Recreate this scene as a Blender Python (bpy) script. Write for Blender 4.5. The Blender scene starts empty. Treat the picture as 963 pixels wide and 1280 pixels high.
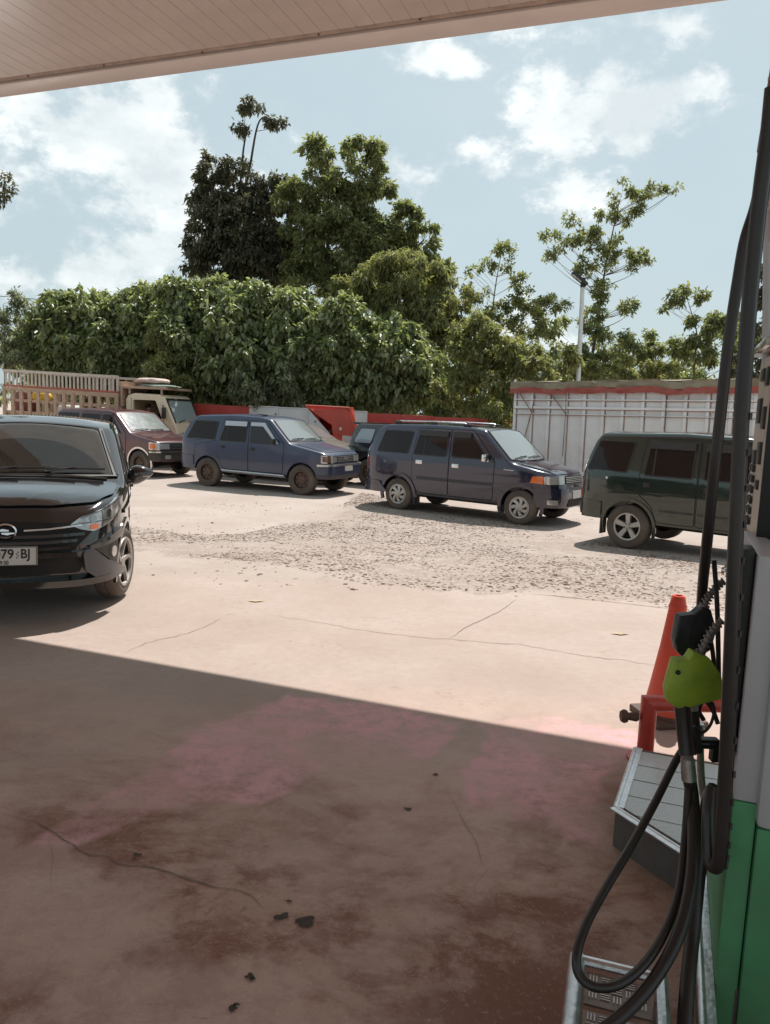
import bpy, bmesh, math, random
import numpy as np
from mathutils import Vector, Matrix, noise
random.seed(7); rng = np.random.default_rng(7)
PI = math.pi; R = math.radians
SC = bpy.context.scene; COL = SC.collection

# ------------------------------------------------------------ camera
FPX = 962.0; PITCH = math.atan(125/962); ROLL = R(2.3); CAMZ = 1.65
v_r0 = Vector((1, 0, 0)); v_f = Vector((0, math.cos(PITCH), -math.sin(PITCH))); v_u0 = Vector((0, math.sin(PITCH), math.cos(PITCH)))
v_r = math.cos(ROLL)*v_r0 + math.sin(ROLL)*v_u0; v_u = math.cos(ROLL)*v_u0 - math.sin(ROLL)*v_r0
CAM = Vector((0, 0, CAMZ))
cd = bpy.data.cameras.new('camera'); cam = bpy.data.objects.new('camera', cd); COL.objects.link(cam)
cam.matrix_world = Matrix(((v_r.x, v_u.x, -v_f.x, 0), (v_r.y, v_u.y, -v_f.y, 0), (v_r.z, v_u.z, -v_f.z, CAMZ), (0, 0, 0, 1)))
cd.sensor_fit = 'HORIZONTAL'; cd.sensor_width = 36; cd.lens = 36*FPX/963
cd.clip_start = .05; cd.clip_end = 3000
SC.camera = cam

# ------------------------------------------------------------ light, sky, exposure
SUN = Vector((.20, .515, 1)).normalized()          # towards the sun
sun_el = math.asin(SUN.z); sun_az = math.atan2(SUN.x, SUN.y)
sl = bpy.data.lights.new('sun', 'SUN'); sl.energy = 3.6; sl.angle = R(.5); sl.color = (1, .96, .91)
so = bpy.data.objects.new('sun', sl); COL.objects.link(so); so.rotation_euler = SUN.to_track_quat('Z', 'Y').to_euler()
SC.view_settings.view_transform = 'Standard'; SC.view_settings.look = 'None'
SC.view_settings.exposure = .68; SC.view_settings.gamma = 1


def ray(px, py):
    return v_f + v_r*((px-481.5)/FPX) - v_u*((py-640)/FPX)


def make_world():
    w = bpy.data.worlds.new('World'); SC.world = w; w.use_nodes = True
    nt = w.node_tree; nt.nodes.clear(); N = nt.nodes.new; L = nt.links.new
    out = N('ShaderNodeOutputWorld'); bg = N('ShaderNodeBackground'); bg.inputs[1].default_value = .116
    L(bg.outputs[0], out.inputs[0])
    sky = N('ShaderNodeTexSky'); sky.sky_type = 'NISHITA'; sky.sun_disc = False
    sky.sun_elevation = sun_el; sky.sun_rotation = sun_az; sky.air_density = 1.0; sky.dust_density = 2.5; sky.ozone_density = 1.0
    tc = N('ShaderNodeTexCoord'); sep = N('ShaderNodeSeparateXYZ'); L(tc.outputs['Generated'], sep.inputs[0])

    def M(op, a, b=None, c=None, clamp=False):
        n = N('ShaderNodeMath'); n.operation = op; n.use_clamp = clamp
        for i, v in enumerate((a, b, c)):
            if v is None: continue
            if isinstance(v, (int, float)): n.inputs[i].default_value = v
            else: L(v, n.inputs[i])
        return n.outputs[0]
    ay = M('MAXIMUM', M('ABSOLUTE', sep.outputs[1]), .02)
    uu = M('DIVIDE', sep.outputs[0], ay); vv = M('DIVIDE', sep.outputs[2], ay)

    def NZ(scale, detail, rough, off=0, dist=0):
        n = N('ShaderNodeTexNoise'); n.inputs['Scale'].default_value = scale; n.inputs['Detail'].default_value = detail
        n.inputs['Roughness'].default_value = rough; n.inputs['Distortion'].default_value = dist
        m = N('ShaderNodeMapping'); m.inputs['Location'].default_value = (off, off*.7, 0); m.inputs['Scale'].default_value = (1, 1, 1.5)
        L(tc.outputs['Generated'], m.inputs[0]); L(m.outputs[0], n.inputs[0]); return n.outputs[0]
    # cloud banks (pixel centre, pixel radii) turned into directions
    banks = [(110, 165, 185, 80, 1.), (190, 220, 90, 65, .9), (30, 210, 90, 60, .8), (150, 335, 110, 50, .8), (20, 350, 80, 30, .6), (690, 140, 75, 60, .95), (780, 130, 95, 50, .9),
             (600, 185, 75, 42, .7), (690, 45, 160, 26, .55), (530, 225, 60, 45, .55), (750, 245, 70, 34, .6), (860, 110, 50, 30, .6),
             (640, 420, 70, 40, .8), (820, 30, 120, 18, .5), (560, 75, 50, 18, .7)]
    mask = None
    for px, py, rx, ry, wgt in banks:
        d = ray(px, py); u0, v0 = d.x/d.y, d.z/d.y
        k = 1/FPX
        a = M('DIVIDE', M('SUBTRACT', uu, u0), rx*k*1.05); b = M('DIVIDE', M('SUBTRACT', vv, v0), ry*k*1.1)
        dd = M('SQRT', M('ADD', M('MULTIPLY', a, a), M('MULTIPLY', b, b)))
        m = M('MULTIPLY', M('SUBTRACT', 1.25, dd, clamp=False), wgt)
        m = M('MAXIMUM', m, -.6)
        mask = m if mask is None else M('MAXIMUM', mask, m)
    n1 = NZ(6.5, 10, .60, 3.1, .1); n2 = NZ(2.2, 6, .6, 8.3, .3)
    wave = M('ADD', M('MULTIPLY', M('SUBTRACT', n1, .5), 3.0), M('MULTIPLY', M('SUBTRACT', NZ(19, 8, .65, 6.1), .5), 2.1))
    gen = M('MULTIPLY', M('SUBTRACT', n2, .56), 3.0)
    tot = M('MAXIMUM', M('ADD', M('MULTIPLY', mask, .95), wave), M('ADD', M('MULTIPLY', gen, 1.1), M('MULTIPLY', wave, .35)))
    mr = N('ShaderNodeMapRange'); mr.interpolation_type = 'SMOOTHERSTEP'; mr.inputs[1].default_value = .12; mr.inputs[2].default_value = 1.02
    L(tot, mr.inputs[0])
    # wispy veil
    veil = M('MULTIPLY', M('SUBTRACT', NZ(1.7, 5, .55, 1.7, .6), .35), 1.3, clamp=True)
    fac = M('ADD', M('MULTIPLY', mr.outputs[0], .86), M('MULTIPLY', veil, .16), clamp=True)
    # inner shade of the clouds
    cr = N('ShaderNodeMix'); cr.data_type = 'RGBA'
    cr.inputs[6].default_value = (4.2, 4.6, 4.75, 1); cr.inputs[7].default_value = (6.5, 6.65, 6.55, 1)
    L(M('MULTIPLY', M('SUBTRACT', NZ(7, 8, .6, 5.5), .33), 3.2, clamp=True), cr.inputs[0])
    # pale tropical haze over the blue
    hz = N('ShaderNodeMix'); hz.data_type = 'RGBA'; hz.inputs[7].default_value = (2.75, 3.4, 3.55, 1)
    hz.inputs[0].default_value = .86
    L(sky.outputs[0], hz.inputs[6])
    mx = N('ShaderNodeMix'); mx.data_type = 'RGBA'
    L(fac, mx.inputs[0]); L(hz.outputs[2], mx.inputs[6]); L(cr.outputs[2], mx.inputs[7]); L(mx.outputs[2], bg.inputs[0])


make_world()

# ------------------------------------------------------------ helpers


def gz(y):
    t = min(1, max(0, (y-6.8)/5.7)); return -.3*t*t*(3-2*t)


def gp(px, py, dz=0):
    """point of the ground (lifted dz) that the photo shows at px, py"""
    d = ray(px, py); z = 0
    for i in range(50):
        t = (z+dz-CAMZ)/d.z; p = CAM+d*t; z = .5*z+.5*gz(p.y)
    return Vector((p.x, p.y, z+dz))


def at(px, py, Y):
    d = ray(px, py); return CAM+d*(Y/d.y)


def pr(p):
    q = p-CAM; z = q.dot(v_f)
    if z < .05: return (-1e5, -1e5)
    return 481.5+FPX*q.dot(v_r)/z, 640-FPX*q.dot(v_u)/z


def tag(o, label=None, cat=None, group=None, kind=None):
    if label: o['label'] = label
    if cat: o['category'] = cat
    if group: o['group'] = group
    if kind: o['kind'] = kind
    return o


def empty(name, loc=(0, 0, 0), rz=0, label=None, cat=None, group=None):
    o = bpy.data.objects.new(name, None); COL.objects.link(o); o.location = loc; o.rotation_euler = (0, 0, rz)
    o.empty_display_size = .1
    return tag(o, label, cat, group)


def copy_tree(o, parent=None):
    c = o.copy(); COL.objects.link(c)
    if parent: c.parent = parent
    for ch in list(o.children): copy_tree(ch, c)
    return c


def sharpen(bm, ang=35):
    bm.normal_update()
    for f in bm.faces: f.smooth = True
    for e in bm.edges:
        if len(e.link_faces) == 2 and e.calc_face_angle(0) > R(ang): e.smooth = False


def link(name, me, mats, parent=None, label=None, cat=None, group=None, kind=None):
    o = bpy.data.objects.new(name, me); COL.objects.link(o)
    if not isinstance(mats, (list, tuple)): mats = [mats]
    if len(me.materials) == 0:
        for m in mats: me.materials.append(m)
    if parent: o.parent = parent
    return tag(o, label, cat, group, kind)


class MB:
    def __init__(s): s.v = []; s.f = []; s.mi = []

    def add(s, vs, fs, mi=0):
        n = len(s.v); s.v += [tuple(v) for v in vs]; s.f += [tuple(i+n for i in f) for f in fs]; s.mi += [mi]*len(fs); return s

    def box(s, c, d, rot=None, mi=0, bev=0):
        cx, cy, cz = c; hx, hy, hz = d[0]/2, d[1]/2, d[2]/2
        if bev > 0:
            b = min(bev, hx*.9, hy*.9, hz*.9); bm = bmesh.new(); bmesh.ops.create_cube(bm, size=1)
            for v in bm.verts: v.co = Vector((v.co.x*d[0], v.co.y*d[1], v.co.z*d[2]))
            bmesh.ops.bevel(bm, geom=list(bm.edges), offset=b, segments=2, affect='EDGES', profile=.6)
            vs = [v.co.copy() for v in bm.verts]; fs = [[v.index for v in f.verts] for f in bm.faces]; bm.free()
        else:
            vs = [Vector((x*hx, y*hy, z*hz)) for x in (-1, 1) for y in (-1, 1) for z in (-1, 1)]
            fs = [(0, 1, 3, 2), (4, 6, 7, 5), (0, 4, 5, 1), (2, 3, 7, 6), (0, 2, 6, 4), (1, 5, 7, 3)]
        if rot is not None: vs = [rot @ v for v in vs]
        return s.add([v+Vector(c) for v in vs], fs, mi)

    def tube(s, pts, r, n=8, cap=True, mi=0):
        pts = [Vector(p) for p in pts]; rs = r if isinstance(r, (list, tuple)) else [r]*len(pts)
        vs = []; fs = []; up = None
        for i, p in enumerate(pts):
            t = (pts[min(i+1, len(pts)-1)]-pts[max(i-1, 0)])
            if t.length < 1e-9: t = Vector((0, 0, 1))
            t.normalize()
            if up is None: up = Vector((0, 0, 1)) if abs(t.z) < .9 else Vector((1, 0, 0))
            a = t.cross(up)
            if a.length < 1e-6: a = t.cross(Vector((.3, 1, .2)))
            a.normalize(); b = a.cross(t).normalized(); up = b
            for k in range(n):
                th = 2*PI*k/n; vs.append(p+(a*math.cos(th)+b*math.sin(th))*rs[i])
        for i in range(len(pts)-1):
            for k in range(n):
                fs.append((i*n+k, i*n+(k+1) % n, (i+1)*n+(k+1) % n, (i+1)*n+k))
        if cap: fs.append(tuple(range(n))[::-1]); fs.append(tuple((len(pts)-1)*n+k for k in range(n)))
        return s.add(vs, fs, mi)

    def lathe(s, prof, n=24, axis='Y', c=(0, 0, 0), mi=0):
        vs = []; fs = []; c = Vector(c)
        for r, h in prof:
            for k in range(n):
                th = 2*PI*k/n; x, z = r*math.cos(th), r*math.sin(th)
                vs.append(c+(Vector((x, h, z)) if axis == 'Y' else Vector((x, z, h)) if axis == 'Z' else Vector((h, x, z))))
        for i in range(len(prof)-1):
            for k in range(n): fs.append((i*n+k, (i+1)*n+k, (i+1)*n+(k+1) % n, i*n+(k+1) % n))
        return s.add(vs, fs, mi)

    def prism(s, poly, y0, y1, f=None, mi=0):
        """2D polygon (a,b) extruded from y0 to y1; f maps (a,b,h)->point"""
        f = f or (lambda a, b, h: (a, h, b)); n = len(poly)
        vs = [f(a, b, y0) for a, b in poly]+[f(a, b, y1) for a, b in poly]
        fs = [tuple(range(n))[::-1], tuple(range(n, 2*n))]+[(i, (i+1) % n, n+(i+1) % n, n+i) for i in range(n)]
        return s.add(vs, fs, mi)

    def mesh(s, name='m', ang=35, mats=None):
        me = bpy.data.meshes.new(name); me.from_pydata(s.v, [], s.f); me.polygons.foreach_set('material_index', s.mi)
        bm = bmesh.new(); bm.from_mesh(me); bmesh.ops.recalc_face_normals(bm, faces=list(bm.faces)); sharpen(bm, ang); bm.to_mesh(me); bm.free()
        return me

    def build(s, name, mats, parent=None, ang=35, **k):
        return link(name, s.mesh(name, ang), mats, parent, **k)


def spline(pts, n=8):
    P = [Vector(p) for p in pts]; out = []
    P = [P[0]*2-P[1]]+P+[P[-1]*2-P[-2]]
    for i in range(1, len(P)-2):
        for k in range(n):
            t = k/n; a, b, c, d = P[i-1], P[i], P[i+1], P[i+2]
            out.append(.5*((2*b)+(c-a)*t+(2*a-5*b+4*c-d)*t*t+(3*b-a-3*c+d)*t*t*t))
    out.append(P[-2]); return out


def roundpoly(pts, r=.03, n=4):
    out = []; N = len(pts); P = [Vector((p[0], p[1])) for p in pts]
    for i in range(N):
        a, b, c = P[i-1], P[i], P[(i+1) % N]; ra = r
        l1, l2 = (a-b).length, (c-b).length; rr = min(ra, l1*.45, l2*.45)
        p0 = b+(a-b).normalized()*rr; p1 = b+(c-b).normalized()*rr
        for k in range(n+1):
            t = k/n; out.append(tuple(p0*(1-t)**2+b*2*t*(1-t)+p1*t*t))
    return out


def lineal(pts, w):
    """thin strip polygon round a polyline"""
    P = [Vector((p[0], p[1])) for p in pts]; L_, R_ = [], []
    for i, p in enumerate(P):
        t = (P[min(i+1, len(P)-1)]-P[max(i-1, 0)]).normalized(); nn = Vector((-t.y, t.x))
        L_.append(tuple(p+nn*w/2)); R_.append(tuple(p-nn*w/2))
    return Strip(L_, R_)


class Strip(list):
    """outline of a strip that remembers its two sides, so that it is meshed as quads"""
    def __init__(s, a, b): super().__init__(list(a)+list(b)[::-1]); s.a = list(a); s.b = list(b)


def patch(S, poly, off=.004, thick=.004, step=.1, name='patch', outward=None, closed=False):
    bm = bmesh.new()
    if isinstance(poly, Strip):
        A_ = [bm.verts.new((*p, 0)) for p in poly.a]; B_ = [bm.verts.new((*p, 0)) for p in poly.b]
        for i in range(len(A_)-1): bm.faces.new((A_[i], A_[i+1], B_[i+1], B_[i]))
    else:
        vs = [bm.verts.new((a, b, 0)) for a, b in poly]
        f = bm.faces.new(vs); bmesh.ops.triangulate(bm, faces=[f])
    xs = [p[0] for p in poly]; ys = [p[1] for p in poly]
    for ax, lo, hi in ((0, min(xs), max(xs)), (1, min(ys), max(ys))):
        k = math.ceil(lo/step+.01)
        while k*step < hi-1e-4:
            co = Vector((k*step, 0, 0)) if ax == 0 else Vector((0, k*step, 0)); no = Vector((1, 0, 0)) if ax == 0 else Vector((0, 1, 0))
            bmesh.ops.bisect_plane(bm, geom=list(bm.verts)+list(bm.edges)+list(bm.faces), plane_co=co, plane_no=no, dist=1e-5); k += 1
    e = 2e-3
    info = {}

    def nrm(a, b):
        p = Vector(S(a, b)); n = (Vector(S(a+e, b))-Vector(S(a-e, b))).cross(Vector(S(a, b+e))-Vector(S(a, b-e)))
        if n.length < 1e-12: n = Vector((1, 0, 0))
        n.normalize()
        o = outward(p) if outward else Vector((p.x*.1, p.y, p.z*.1))
        return p, (n if n.dot(o) > 0 else -n)
    be = [x for x in bm.edges if len(x.link_faces) == 1]
    orig = list(bm.verts)
    r = bmesh.ops.extrude_edge_only(bm, edges=be); new = {v for v in r['geom'] if isinstance(v, bmesh.types.BMVert)}
    for v in list(bm.verts):
        p, n = nrm(v.co.x, v.co.y); v.co = p+n*(off-thick if v in new else off)
    if closed:
        be = [x for x in bm.edges if len(x.link_faces) == 1]; bmesh.ops.triangle_fill(bm, edges=be, use_beauty=True)
    bmesh.ops.recalc_face_normals(bm, faces=list(bm.faces))
    # orient outwards
    fl = max(bm.faces, key=lambda q: q.calc_area()); o = outward(fl.calc_center_median()) if outward else Vector((fl.calc_center_median().x*.1, fl.calc_center_median().y, fl.calc_center_median().z*.1))
    if fl.normal.dot(o) < 0: bmesh.ops.reverse_faces(bm, faces=list(bm.faces))
    sharpen(bm, 30); me = bpy.data.meshes.new(name); bm.to_mesh(me); bm.free(); return me


# ------------------------------------------------------------ materials
MATS = {}


def mat(name, col, rough=.5, metal=0, coat=0, spec=.5, var=0, vscale=8, bump=0, bscale=60, col2=None, rvar=0, trans=0, emis=None, ior=None, dust=0, dustcol=(.32, .24, .18), dustz=(0, .9), detail=5, stretch=(1, 1, 1), crough=.03):
    if name in MATS: return MATS[name]
    m = bpy.data.materials.new(name); m.use_nodes = True; nt = m.node_tree; N = nt.nodes.new; L = nt.links.new
    b = nt.nodes['Principled BSDF']; b.inputs['Roughness'].default_value = rough; b.inputs['Metallic'].default_value = metal
    b.inputs['Coat Weight'].default_value = coat; b.inputs['Coat Roughness'].default_value = crough; b.inputs['Coat IOR'].default_value = 1.6; b.inputs['Specular IOR Level'].default_value = spec
    b.inputs['Base Color'].default_value = (*col, 1); b.inputs['Transmission Weight'].default_value = trans
    if ior: b.inputs['IOR'].default_value = ior
    tc = N('ShaderNodeTexCoord'); mp = N('ShaderNodeMapping'); L(tc.outputs['Object'], mp.inputs[0]); mp.inputs['Scale'].default_value = stretch
    cur = None
    if var or col2:
        n = N('ShaderNodeTexNoise'); n.inputs['Scale'].default_value = vscale; n.inputs['Detail'].default_value = detail; n.inputs['Roughness'].default_value = .62; L(mp.outputs[0], n.inputs[0])
        mr = N('ShaderNodeMapRange'); mr.inputs[1].default_value = .32; mr.inputs[2].default_value = .68; L(n.outputs[0], mr.inputs[0])
        mx = N('ShaderNodeMix'); mx.data_type = 'RGBA'; L(mr.outputs[0], mx.inputs[0])
        c2 = col2 if col2 else tuple(min(1, c*(1+var)) for c in col); c1 = col if col2 else tuple(c*(1-var) for c in col)
        mx.inputs[6].default_value = (*c1, 1); mx.inputs[7].default_value = (*c2, 1); L(mx.outputs[2], b.inputs['Base Color']); cur = mx.outputs[2]
        if rvar:
            m2 = N('ShaderNodeMapRange'); m2.inputs[3].default_value = max(0, rough-rvar); m2.inputs[4].default_value = rough+rvar; L(n.outputs[0], m2.inputs[0]); L(m2.outputs[0], b.inputs['Roughness'])
    if dust:
        sx = N('ShaderNodeSeparateXYZ'); L(tc.outputs['Object'], sx.inputs[0])
        z = N('ShaderNodeMapRange'); z.inputs[1].default_value = dustz[0]; z.inputs[2].default_value = dustz[1]; z.inputs[3].default_value = dust; z.inputs[4].default_value = dust*.12; L(sx.outputs[2], z.inputs[0])
        n = N('ShaderNodeTexNoise'); n.inputs['Scale'].default_value = 5; n.inputs['Detail'].default_value = 7; n.inputs['Roughness'].default_value = .65; L(tc.outputs['Object'], n.inputs[0])
        mm = N('ShaderNodeMath'); mm.operation = 'MULTIPLY'; mm.use_clamp = True; L(z.outputs[0], mm.inputs[0])
        m3 = N('ShaderNodeMapRange'); m3.inputs[1].default_value = .3; m3.inputs[2].default_value = .7; m3.inputs[3].default_value = .4; m3.inputs[4].default_value = 1.4; L(n.outputs[0], m3.inputs[0]); L(m3.outputs[0], mm.inputs[1])
        mx = N('ShaderNodeMix'); mx.data_type = 'RGBA'; L(mm.outputs[0], mx.inputs[0]); mx.inputs[6].default_value = (*col, 1)
        if cur: L(cur, mx.inputs[6])
        mx.inputs[7].default_value = (*dustcol, 1); L(mx.outputs[2], b.inputs['Base Color'])
        m4 = N('ShaderNodeMapRange'); m4.inputs[3].default_value = rough; m4.inputs[4].default_value = min(1, rough+.6); L(mm.outputs[0], m4.inputs[0]); L(m4.outputs[0], b.inputs['Roughness'])
        if coat:
            m5 = N('ShaderNodeMapRange'); m5.inputs[3].default_value = coat; m5.inputs[4].default_value = 0; L(mm.outputs[0], m5.inputs[0]); L(m5.outputs[0], b.inputs['Coat Weight'])
    if bump:
        n = N('ShaderNodeTexNoise'); n.inputs['Scale'].default_value = bscale; n.inputs['Detail'].default_value = 6; L(mp.outputs[0], n.inputs[0])
        bp = N('ShaderNodeBump'); bp.inputs['Strength'].default_value = bump; bp.inputs['Distance'].default_value = .01; L(n.outputs[0], bp.inputs['Height']); L(bp.outputs[0], b.inputs['Normal'])
    MATS[name] = m; return m


rubber = mat('tyre_rubber', (.045, .038, .034), .8, var=.25, vscale=12, bump=.3, dust=.55, dustz=(0, .5), dustcol=(.2, .15, .115))
black_trim = mat('black_trim', (.022, .02, .019), .45, dust=.25)
dark = mat('underbody_black', (.016, .014, .013), .8)
chrome = mat('chrome', (.75, .74, .72), .18, 1, var=.1)
alloy = mat('alloy_silver', (.58, .56, .54), .35, .8, var=.1, dust=.35, dustz=(0, .6), dustcol=(.35, .28, .22))
alum = mat('aluminium', (.6, .6, .6), .32, .9, var=.18, vscale=25, bump=.15, rvar=.15)
tint = mat('tinted_side_glass', (.014, .009, .008), .03, spec=.35)
shield = mat('windscreen_glass', (.17, .19, .19), .07, spec=1.0, coat=1.0, dust=.3, dustz=(.9, 3.), dustcol=(.3, .3, .28))  # pale base stands in for bright sky reflected in the pane
lamp_glass = mat('headlamp_glass', (.55, .53, .50), .08, .45, coat=1)
amber = mat('amber_lens', (.75, .17, .03), .15, coat=1)
red_lens = mat('red_lens', (.5, .02, .015), .15, coat=1)
rust_steel = mat('rusty_steel_wheel', (.10, .06, .045), .7, .2, col2=(.16, .10, .07), vscale=18)
plate_mat = mat('plate_white', (.62, .58, .53), .5, var=.06)
ink = mat('plate_ink', (.03, .02, .02), .6)

# ------------------------------------------------------------ car builder


def interp(prof, x):
    if x <= prof[0][0]: return prof[0][1]
    for (a, za), (b, zb) in zip(prof, prof[1:]):
        if x <= b:
            t = (x-a)/(b-a) if b > a else 0; return za+(zb-za)*t
    return prof[-1][1]


class Car:
    def __init__(s, xr, xf, W, top, z0, wb=2.65, wr=.335, nf=6, nr=7, belt=1.05, tum=.2, r=.07, crown=.03, arch=.41, slant=.0, tuck=.03, smooth=.05):
        s.__dict__.update(locals()); del s.__dict__['s']
        s.xc = 0.0
        # smoothed top profile
        xs = np.linspace(xr, xf, 400); z = np.array([interp(top, x) for x in xs]); k = max(1, int(smooth/((xf-xr)/400)))
        ker = np.hanning(2*k+3)[1:-1]; ker /= ker.sum(); zp = np.pad(z, k, mode='edge'); s.txs, s.tz = xs, np.convolve(zp, ker, 'valid')[:400]
        # plan outline from nose centre to door
        s.ol = [(0, xf, 0)]; q = 0; px, py = xf, 0
        for i in range(1, 1500):
            th = i/1500*PI/2; x = xf*math.cos(th)**(2/nf); y = W/2*math.sin(th)**(2/nf); q += math.hypot(x-px, y-py); px, py = x, y; s.ol.append((q, x, y))
        s.olq = np.array([o[0] for o in s.ol]); s.olx = np.array([o[1] for o in s.ol]); s.oly = np.array([o[2] for o in s.ol])

    def zt(s, x): return float(np.interp(x, s.txs, s.tz))

    def plan(s, x):
        t, n = (x/s.xf, s.nf) if x > 0 else (x/s.xr, s.nr)
        t = min(1, abs(t)); return s.W/2*max(0, 1-t**n)**(1/n)

    def prof(s, z):
        zm = s.z0+.42; k = 1.0
        if z < zm: k -= s.tuck*((zm-z)/.42)**2
        else: k -= .012*min(1, (z-zm)/(s.belt-zm))**2
        if z > s.belt: k -= s.tum*(z-s.belt)/(s.W/2)
        return k

    def dfm(s, x, y, z):
        if x > s.xf-.7:
            t = (x-s.xf+.7)/.7; x -= s.slant*max(0, z-.55)*t*t
            if z < .45: x -= .25*(.45-z)*t*t
        return Vector((x, y, z))

    def side(s, sg): return lambda x, z: s.dfm(x, sg*s.plan(x)*s.prof(z), z)

    def front(s):
        def f(q, z):
            a = abs(q); return s.dfm(float(np.interp(a, s.olq, s.olx)), math.copysign(float(np.interp(a, s.olq, s.oly)), q)*s.prof(z), z)
        return f

    def rear(s):
        def f(y, z):
            b = s.W/2*s.prof(z); t = min(.999, abs(y)/b); return Vector((s.xr*(1-t**s.nr)**(1/s.nr), y, z))
        return f

    def topz(s, x, y):
        zt = s.zt(x); b = max(.01, s.plan(x)*s.prof(zt-s.r)); t = min(1, abs(y)/b)
        return zt+s.crown*(1-t*t)

    def top(s): return lambda x, y: s.dfm(x, y, s.topz(x, y))

    def body_mesh(s, cut=True, extra=()):
        xs = set()
        for k in range(18):
            th = k/18*PI/2
            if True: xs.add(round(s.xf*math.sin(th)**(2/s.nf*.6), 4)); xs.add(round(s.xr*math.sin(th)**(2/s.nr*.6), 4))
        x = s.xr+.05
        while x < s.xf-.02: xs.add(round(x, 4)); x += .09
        for p in s.top_pts(): xs.add(round(p, 4))
        xs.add(s.xf); xs.add(s.xr)
        xs = sorted(xs); ys = [xs[0]]
        for x in xs[1:]:
            if x-ys[-1] > .004: ys.append(x)
        xs = ys; xs[-1] = s.xf
        vs = []; NS = None
        for x in xs:
            zt = s.zt(x); zs = zt-s.r; half = []
            half.append((0, s.z0)); half.append((.5, s.z0))
            P = max(s.plan(x), .004)
            for k in range(15):
                z = s.z0+.015+(zs-s.z0-.015)*k/14; half.append((P*s.prof(z), z))
            b = P*s.prof(zs)
            rr = min(s.r, b*.8)
            for k in range(1, 5):
                th = k/5*PI/2; half.append((b-rr*(1-math.cos(th)), zs+s.r*math.sin(th)*1.0))
            yy = b-rr
            for k in (1, .75, .5, .25, 0):
                y = yy*k; half.append((y, zt+s.crown*(1-k*k)*min(1, P/(s.W/2))))
            half[1] = (P*.5, s.z0)
            ring = [s.dfm(x, y, z) for y, z in half]+[s.dfm(x, -y, z) for y, z in half[-2:0:-1]]
            NS = len(ring); vs += ring
        fs = []
        for i in range(len(xs)-1):
            for k in range(NS): fs.append((i*NS+k, i*NS+(k+1) % NS, (i+1)*NS+(k+1) % NS, (i+1)*NS+k))
        fs.append(tuple(range(NS))); fs.append(tuple((len(xs)-1)*NS+k for k in range(NS))[::-1])
        me = bpy.data.meshes.new('body'); me.from_pydata([tuple(v) for v in vs], [], fs)
        bm = bmesh.new(); bm.from_mesh(me); bmesh.ops.recalc_face_normals(bm, faces=list(bm.faces)); bm.to_mesh(me); bm.free()
        me.materials.append(None); me.materials.append(None)
        if cut:
            o = bpy.data.objects.new('body_tmp', me); COL.objects.link(o)
            c = MB()
            cuts = []
            for sx in (-1, 1):
                for sy in (-1, 1):
                    c = MB(); n = 36; y0, y1 = sy*(s.W/2-.30), sy*(s.W/2+.2)
                    pts = [(sx*s.wb/2+s.arch*math.cos(a*2*PI/n), s.wr+s.arch*math.sin(a*2*PI/n)) for a in range(n)]
                    c.prism(pts, y0, y1, mi=1); cm = c.mesh('cut'); cuts.append(cm)
            cuts += list(extra)
            tmp = []
            for cm in cuts:
                while len(cm.materials) < 2: cm.materials.append(None)
                co = bpy.data.objects.new('cut_tmp', cm); COL.objects.link(co); tmp.append(co)
                md = o.modifiers.new('b', 'BOOLEAN'); md.operation = 'DIFFERENCE'; md.solver = 'EXACT'; md.object = co
            dg = bpy.context.evaluated_depsgraph_get(); dg.update(); me2 = bpy.data.meshes.new_from_object(o.evaluated_get(dg))
            for t in tmp+[o]: bpy.data.objects.remove(t)
            me = me2
        bm = bmesh.new(); bm.from_mesh(me); sharpen(bm, 28); bm.to_mesh(me); bm.free(); me.materials.clear(); me.name = 'body'
        return me

    def top_pts(s): return [p[0] for p in s.top]

# 'top' is stored as data, the surface method is renamed below
Car.topsurf = lambda s: (lambda x, y: s.dfm(x, y, s.topz(x, y)))


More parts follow.
